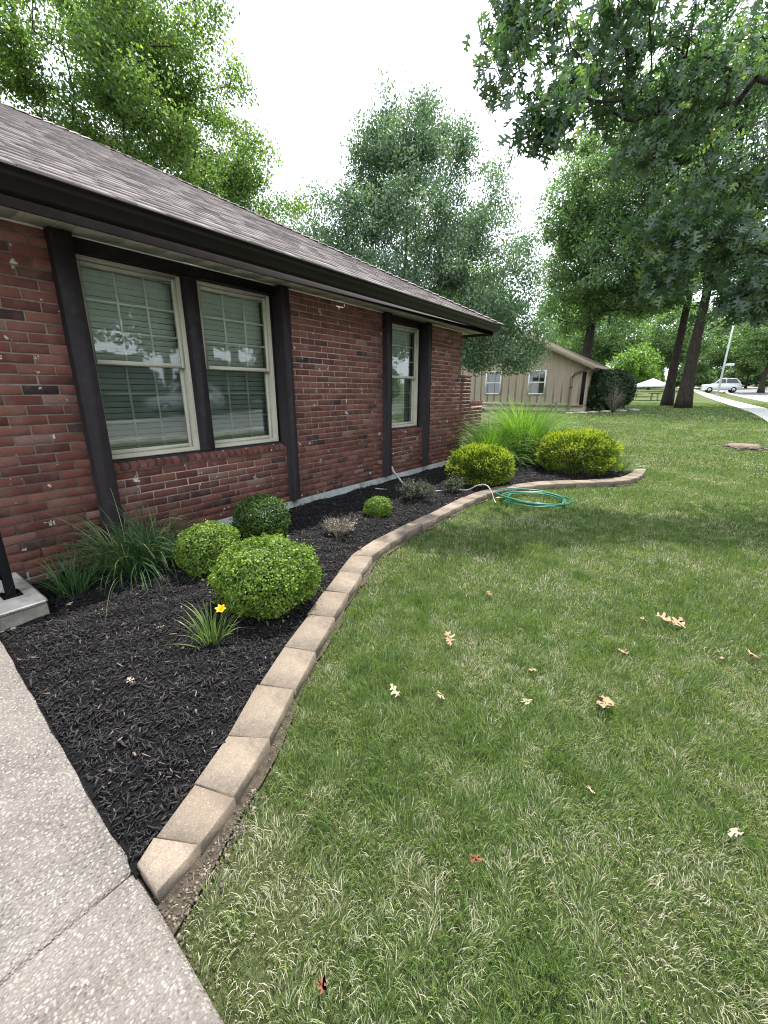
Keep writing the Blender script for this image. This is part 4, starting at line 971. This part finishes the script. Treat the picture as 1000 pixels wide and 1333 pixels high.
for i in range(len(q)-1):
    for j in range(5):
        p0, p1, p2, p3 = (Vector(q[max(0,min(len(q)-1,i+m))]) for m in (-1,0,1,2)); t_ = j/5
        qq.append(.5*((2*p1)+(p2-p0)*t_+(2*p0-5*p1+4*p2-p3)*t_*t_+(3*p1-p0-3*p2+p3)*t_**3))
qq.append(Vector(q[-1])); ph.tube(qq, .0075, 8)
tag(ph.build('pale_hose', PALEH, smooth=True), 'thin pale hose running through the bed and over the edging stones', 'hose')
sp = MB(); sp.tube([(-3.63,5.06,.30),(-3.60,5.05,.24),(-3.28,4.93,.05)], [.014,.014,.014], 8)
tag(sp.build('drain_pipe', PALEH, smooth=True), 'short pale drain pipe slanting from the post beside the single window', 'pipe')

# ------------------------------------------------------------------ fallen leaves
OAKTAN = mat_tint('dry oak leaf', [(0,(.17,.065,.035)),(.5,(.30,.21,.125)),(1,(.42,.34,.24))], .8, .2)
def fallen(px, py, label, L=.095, tint=.6, dz=.03, n=1, name='fallen_leaf', group='fallen oak leaves', rotz=None, surf=None):
    p = G(px, py, dz) if surf is None else G(px, py, surf)
    c = np.zeros((n,3)); c[:,:2] = rng.normal(0,.02*(n>1),(n,2)); c[:,2] = rng.uniform(0,.02,n)*(n>1)
    a = rng.uniform(0,6.28,n) if rotz is None else np.full(n,rotz); d = np.stack([np.cos(a),np.sin(a),rng.normal(0,.25,n)],-1); nm = np.stack([rng.normal(0,.35,n),rng.normal(0,.35,n),np.ones(n)],-1)
    V, fs, k = lobed(c, d, nm, np.full(n,L)*rng.uniform(.6,.95,n), U(-.6,.35), U(.1,.6)); V = V+.012*np.sin(V[:,[1,2,0]]*55+px)+rng.normal(0,.0025,V.shape); V[:,2] *= .7
    o = npmesh(name, V, fs, OAKTAN, None, np.full(len(V), tint)); o.location = p; tag(o, label, 'leaf', group)
FL = [(512,897,'curled pale oak leaf on the grass nearest the edging stones',.10,.75,1),(780,917,'large crumpled tan oak leaf cluster in the middle of the lawn',.10,.5,4),(880,808,'tan oak leaf standing upright in the grass right of centre',.12,.55,2),(838,808,'small pale leaf just left of the upright tan leaf',.06,.8,1),
      (690,912,'pale leaf on the lawn left of the large crumpled cluster',.07,.85,1),(693,873,'small pale leaf between the coiled hose and crumpled leaf cluster',.06,.8,1),(583,833,'tan oak leaf in the dry grass beside the stones at the bend',.11,.5,2),(637,775,'brown leaf flat on the bright grass below the coiled hose',.08,.25,1),
      (937,858,'tan leaf in the shaded grass near the right edge',.08,.6,1),(410,1290,'single red brown leaf at the bottom of the lawn',.042,.0,1),(815,845,'tan leaf on the lawn below the small pale leaf',.08,.55,1),(622,1120,'reddish brown leaf in the foreground grass centre',.045,.0,1),(575,905,'faded leaf right of the leaf nearest the stones',.07,.7,1),
      (770,1025,'tiny yellow leaf on the green foreground patch',.04,.9,1),(985,855,'pale twisted leaf at the right picture edge',.09,.7,1),(955,1083,'pale leaf fleck in the dry grass low on the right',.05,.9,1)]
for px, py, l, L, t_, n in FL: fallen(px, py, l, L, t_, .024, n)
for px, py, l, L, t_ in [(165,886,'pale oak leaf in the mulch closest to the front walk',.06,.95),(207,818,'white star shaped leaf in the mulch before the medium boxwood',.05,1.0),(90,787,'yellow tan leaf in the mulch below the small grass tuft',.05,.85),(195,778,'pale leaf in the mulch under the arching grass',.055,.95),(412,708,'bleached leaf beside the leafless twiggy shrub',.07,.95),(300,765,'pale leaf fleck left of the largest boxwood base',.025,.95)]:
    fallen(px, py, l, L, t_, .07, 1, group='pale leaves on the mulch')
fallen(471, 713, 'orange brown leaf lying on an edging stone at the bend', .06, .05, surf=.09)

# ------------------------------------------------------------------ far street furniture
LAMP = plain('galvanised pole', (.50,.52,.53), .5, .4, .08)
p = thing('light_pole', 'pale grey light pole leaning slightly beside the far sidewalk', 'light pole', tuple(G(934,514)))
b = MB(); b.tube([(0,0,0),(.06,0,4.5),(.14,0,9)], [.13,.11,.08], 10); b.lathe([(.2,0),(.2,.08),(.14,.12)], (0,0,0), 12); b.build('pole', LAMP, p)
b = MB(); b.tube([(.14,0,8.9),(.9,0,9.3),(1.9,0,9.4)], [.05,.045,.04], 8); b.build('arm', LAMP, p)
b = MB(); b.box(1.6,2.3,-.13,.13,9.3,9.45,c=.04); b.build('lamp_head', LAMP, p)
b = MB(); b.box(.05,1.0,-.02,.02,3.3,3.6); b.build('street_sign', plain('green street sign', (.55,.62,.60)), p)
CANV = plain('white canopy cloth', (.80,.80,.80), .8, .2, .04)
tl = tuple(G(846,521)); p = thing('canopy_tent', 'white pop up canopy tent on thin legs left of the oak trunks', 'tent', tl)
b = MB(); s = 1.35
b.add([(-s,-s,1.35),(s,-s,1.35),(s,s,1.35),(-s,s,1.35),(0,0,1.95),(-s,-s,1.18),(s,-s,1.18),(s,s,1.18),(-s,s,1.18)], [(0,1,4),(1,2,4),(2,3,4),(3,0,4),(0,5,6,1),(1,6,7,2),(2,7,8,3),(3,8,5,0)]); b.build('canopy', CANV, p)
for sx in (-1,1):
    for sy in (-1,1):
        b = MB(); b.tube([(sx*s*.97,sy*s*.97,0),(sx*s*.97,sy*s*.97,1.34)], .03, 6); b.build('leg', LAMP, p)
p = thing('patio_table', 'small dark patio table standing under the white canopy tent', 'table', (tl[0]+.35,tl[1]-.2,tl[2]))
b = MB(); b.lathe([(.5,.58),(.52,.6),(.52,.63),(0,.64)], (0,0,0), 16); b.build('tabletop', BLACK, p)
for a in range(4):
    b = MB(); x, y = .38*math.cos(a*1.57+.7), .38*math.sin(a*1.57+.7); b.tube([(x,y,0),(x*.8,y*.8,.59)], .025, 6); b.build('leg', BLACK, p)

CARW = plain('white car paint', (.75,.76,.78), .25, .5, .02); CARD = plain('dark car paint', (.05,.06,.08), .25, .5, .02); RUB = plain('tyre rubber', (.015,.015,.016), .9, .2, .1); CGL = plain('car glass', (.02,.025,.03), .08, .6, .05); RIM = plain('alloy', (.5,.5,.52), .3, .5, .05, metal=1); LENS = plain('red lens', (.45,.02,.02), .3, .5, .05)
def car(label, loc, rz, paint, group=None):
    t = thing('parked_car', label, 'car', loc, rz, group)
    lower = [(-2.25,.42),(-2.28,.75),(-2.2,.98),(-1.3,1.04),(-.9,1.06),(1.2,1.08),(2.1,1.05),(2.24,.9),(2.26,.45),(1.9,.32),(-1.9,.32)]
    cab = [(-1.15,1.06),(-.35,1.62),(.1,1.7),(1.5,1.68),(2.0,1.3),(2.1,1.06)]
    t.scale = (.92,.95,1.1); b = MB()
    for prof_, wb, wt in ((lower,.9,.9),(cab,.86,.70)):
        zs_ = [z for _,z in prof_]; z0_, z1_ = min(zs_), max(zs_); n = len(prof_); vs = []
        for sy in (-1,1):
            for x, z in prof_: f_ = (z-z0_)/(z1_-z0_); vs.append((x, sy*(wb+(wt-wb)*f_), z))
        b.add(vs, [tuple(range(n)), tuple(range(2*n-1,n-1,-1))]+[(n+i, n+(i+1)%n, (i+1)%n, i) for i in range(n)])
    b.build('body', paint, t)
    for sy in (-1,1):
        b = MB(); y1, y2 = sy*.857, sy*.735
        b.add([(-.85,y1,1.12),(.35,y1,1.12),(.35,y2,1.6),(-.25,y2,1.6)], [(0,1,2,3)]); b.add([(.43,y1,1.12),(1.85,y1,1.12),(1.5,y2,1.6),(.43,y2,1.6)], [(0,1,2,3)]); b.v = [(x,y+sy*.012,z) for x,y,z in b.v]; b.build('side_window', CGL, t)
    b = MB(); b.add([(-1.1,-.74,1.12),(-1.1,.74,1.12),(-.42,.62,1.6),(-.42,-.62,1.6)], [(0,1,2,3)]); b.v = [(x-.02,y,z+.02) for x,y,z in b.v]; b.build('windscreen', CGL, t)
    for sx in (-1.4,1.4):
        for sy in (-1,1):
            b = MB(); pr = [(.2,-.11),(.33,-.1),(.35,0),(.33,.1),(.2,.11)]; b.lathe(pr, (0,0,0), 20); b.v = [(x+sx,z+sy*.82,y+.35) for x,y,z in b.v]; wl = b.build('wheel', RUB, t)
            b = MB(); b.lathe([(.21,-.02),(.2,.03),(.05,.02)], (0,0,.0), 14); b.v = [(x+sx,z*sy+sy*.91,y+.35) for x,y,z in b.v]; b.build('rim', RIM, wl)
    for sy in (-1,1):
        b = MB(); b.box(-2.30,-2.22,sy*.55-.2,sy*.55+.2,.74,.9,c=.02); b.build('headlight', LAMP, t)
        b = MB(); b.box(2.2,2.28,sy*.7-.12,sy*.7+.12,.8,1.02,c=.02); b.build('tail_light', LENS, t)
    return t
c1 = tuple(G(937,511.2)); car('white parked SUV at the far end of the sidewalk behind the light pole', c1, R(8), CARW)
car('white SUV parked at the kerb across the street, seen mirrored in the window', (17.5,13.5,float(gz(9,13.5))+.01), R(100), CARW); car('dark car parked across the street, seen mirrored in the lower panes', (16.5,4.0,float(gz(9,4))+.01), R(80), CARD)
PALE = plain('pale house siding', (.62,.55,.50), .8, .2, .1); PINKROOF = plain('pale pinkish roof', (.42,.33,.31), .95, .1, .15)
gable_house('pale_house', 'pale house with a pinkish roof far up the street at the right', 9.0, 20.0, 96, 108, 2.0, 2.2, 4.4, .4, PALE, PINKROOF, TANFOUND, WHITE, [(10.5,11.8,2.9,4.1),(14,15.4,2.9,4.1)])
gable_house('street_house', 'pale house across the street, seen mirrored in the window panes', 36, 46, 4, 18, 0, .3, 2.9, .45, PALE, FARROOF, TANFOUND, WHITE, [(38,39.4,1.2,2.4),(42,43.4,1.2,2.4)])

# ------------------------------------------------------------------ daylight
SUN_EL, SUN_AZ = R(67), R(-12)          # azimuth from +Y, clockwise: ahead of the camera, a touch to the house side
sd = bpy.data.lights.new('sun', 'SUN'); sd.energy = 4.8; sd.angle = R(.6); sd.color = (1, .965, .91)
so = bpy.data.objects.new('sun', sd); COL.objects.link(so)
sv = Vector((math.sin(SUN_AZ)*math.cos(SUN_EL), math.cos(SUN_AZ)*math.cos(SUN_EL), math.sin(SUN_EL)))
so.rotation_euler = sv.to_track_quat('Z', 'Y').to_euler(); so.location = (0,0,30)
w = bpy.data.worlds.new('World'); scene.world = w; w.use_nodes = True; nt = w.node_tree; nt.nodes.clear()
out = nt.nodes.new('ShaderNodeOutputWorld'); bg = nt.nodes.new('ShaderNodeBackground'); bg.inputs[1].default_value = .15
sky = nt.nodes.new('ShaderNodeTexSky'); sky.sky_type = 'NISHITA'; sky.sun_disc = False; sky.sun_elevation = SUN_EL; sky.sun_rotation = SUN_AZ; sky.air_density = 1.2; sky.dust_density = 3.0; sky.ozone_density = 1.0
tc = nt.nodes.new('ShaderNodeTexCoord'); n = noise(nt, 1.6, 6, .6, tc.outputs['Generated'])
cl = ramp(nt, n, [(.30, .72), (.6, 1)])
col = mix(nt, cl, sky.outputs[0], (8.0, 8.7, 9.7)); nt.links.new(col, bg.inputs[0]); nt.links.new(bg.outputs[0], out.inputs[0])
vs_ = scene.view_settings; scene.display_settings.display_device = 'sRGB'; vs_.view_transform = 'Standard'; vs_.look = 'None'; vs_.exposure = 0.93; vs_.gamma = 1.0; vs_.use_curve_mapping = False
scene.cycles.max_bounces = 8; scene.cycles.transparent_max_bounces = 16; scene.cycles.use_denoising = True; scene.cycles.denoiser = 'OPENIMAGEDENOISE'; scene.cycles.denoising_input_passes = 'RGB_ALBEDO_NORMAL'; scene.cycles.denoising_prefilter = 'NONE'; scene.cycles.filter_width = 1.1
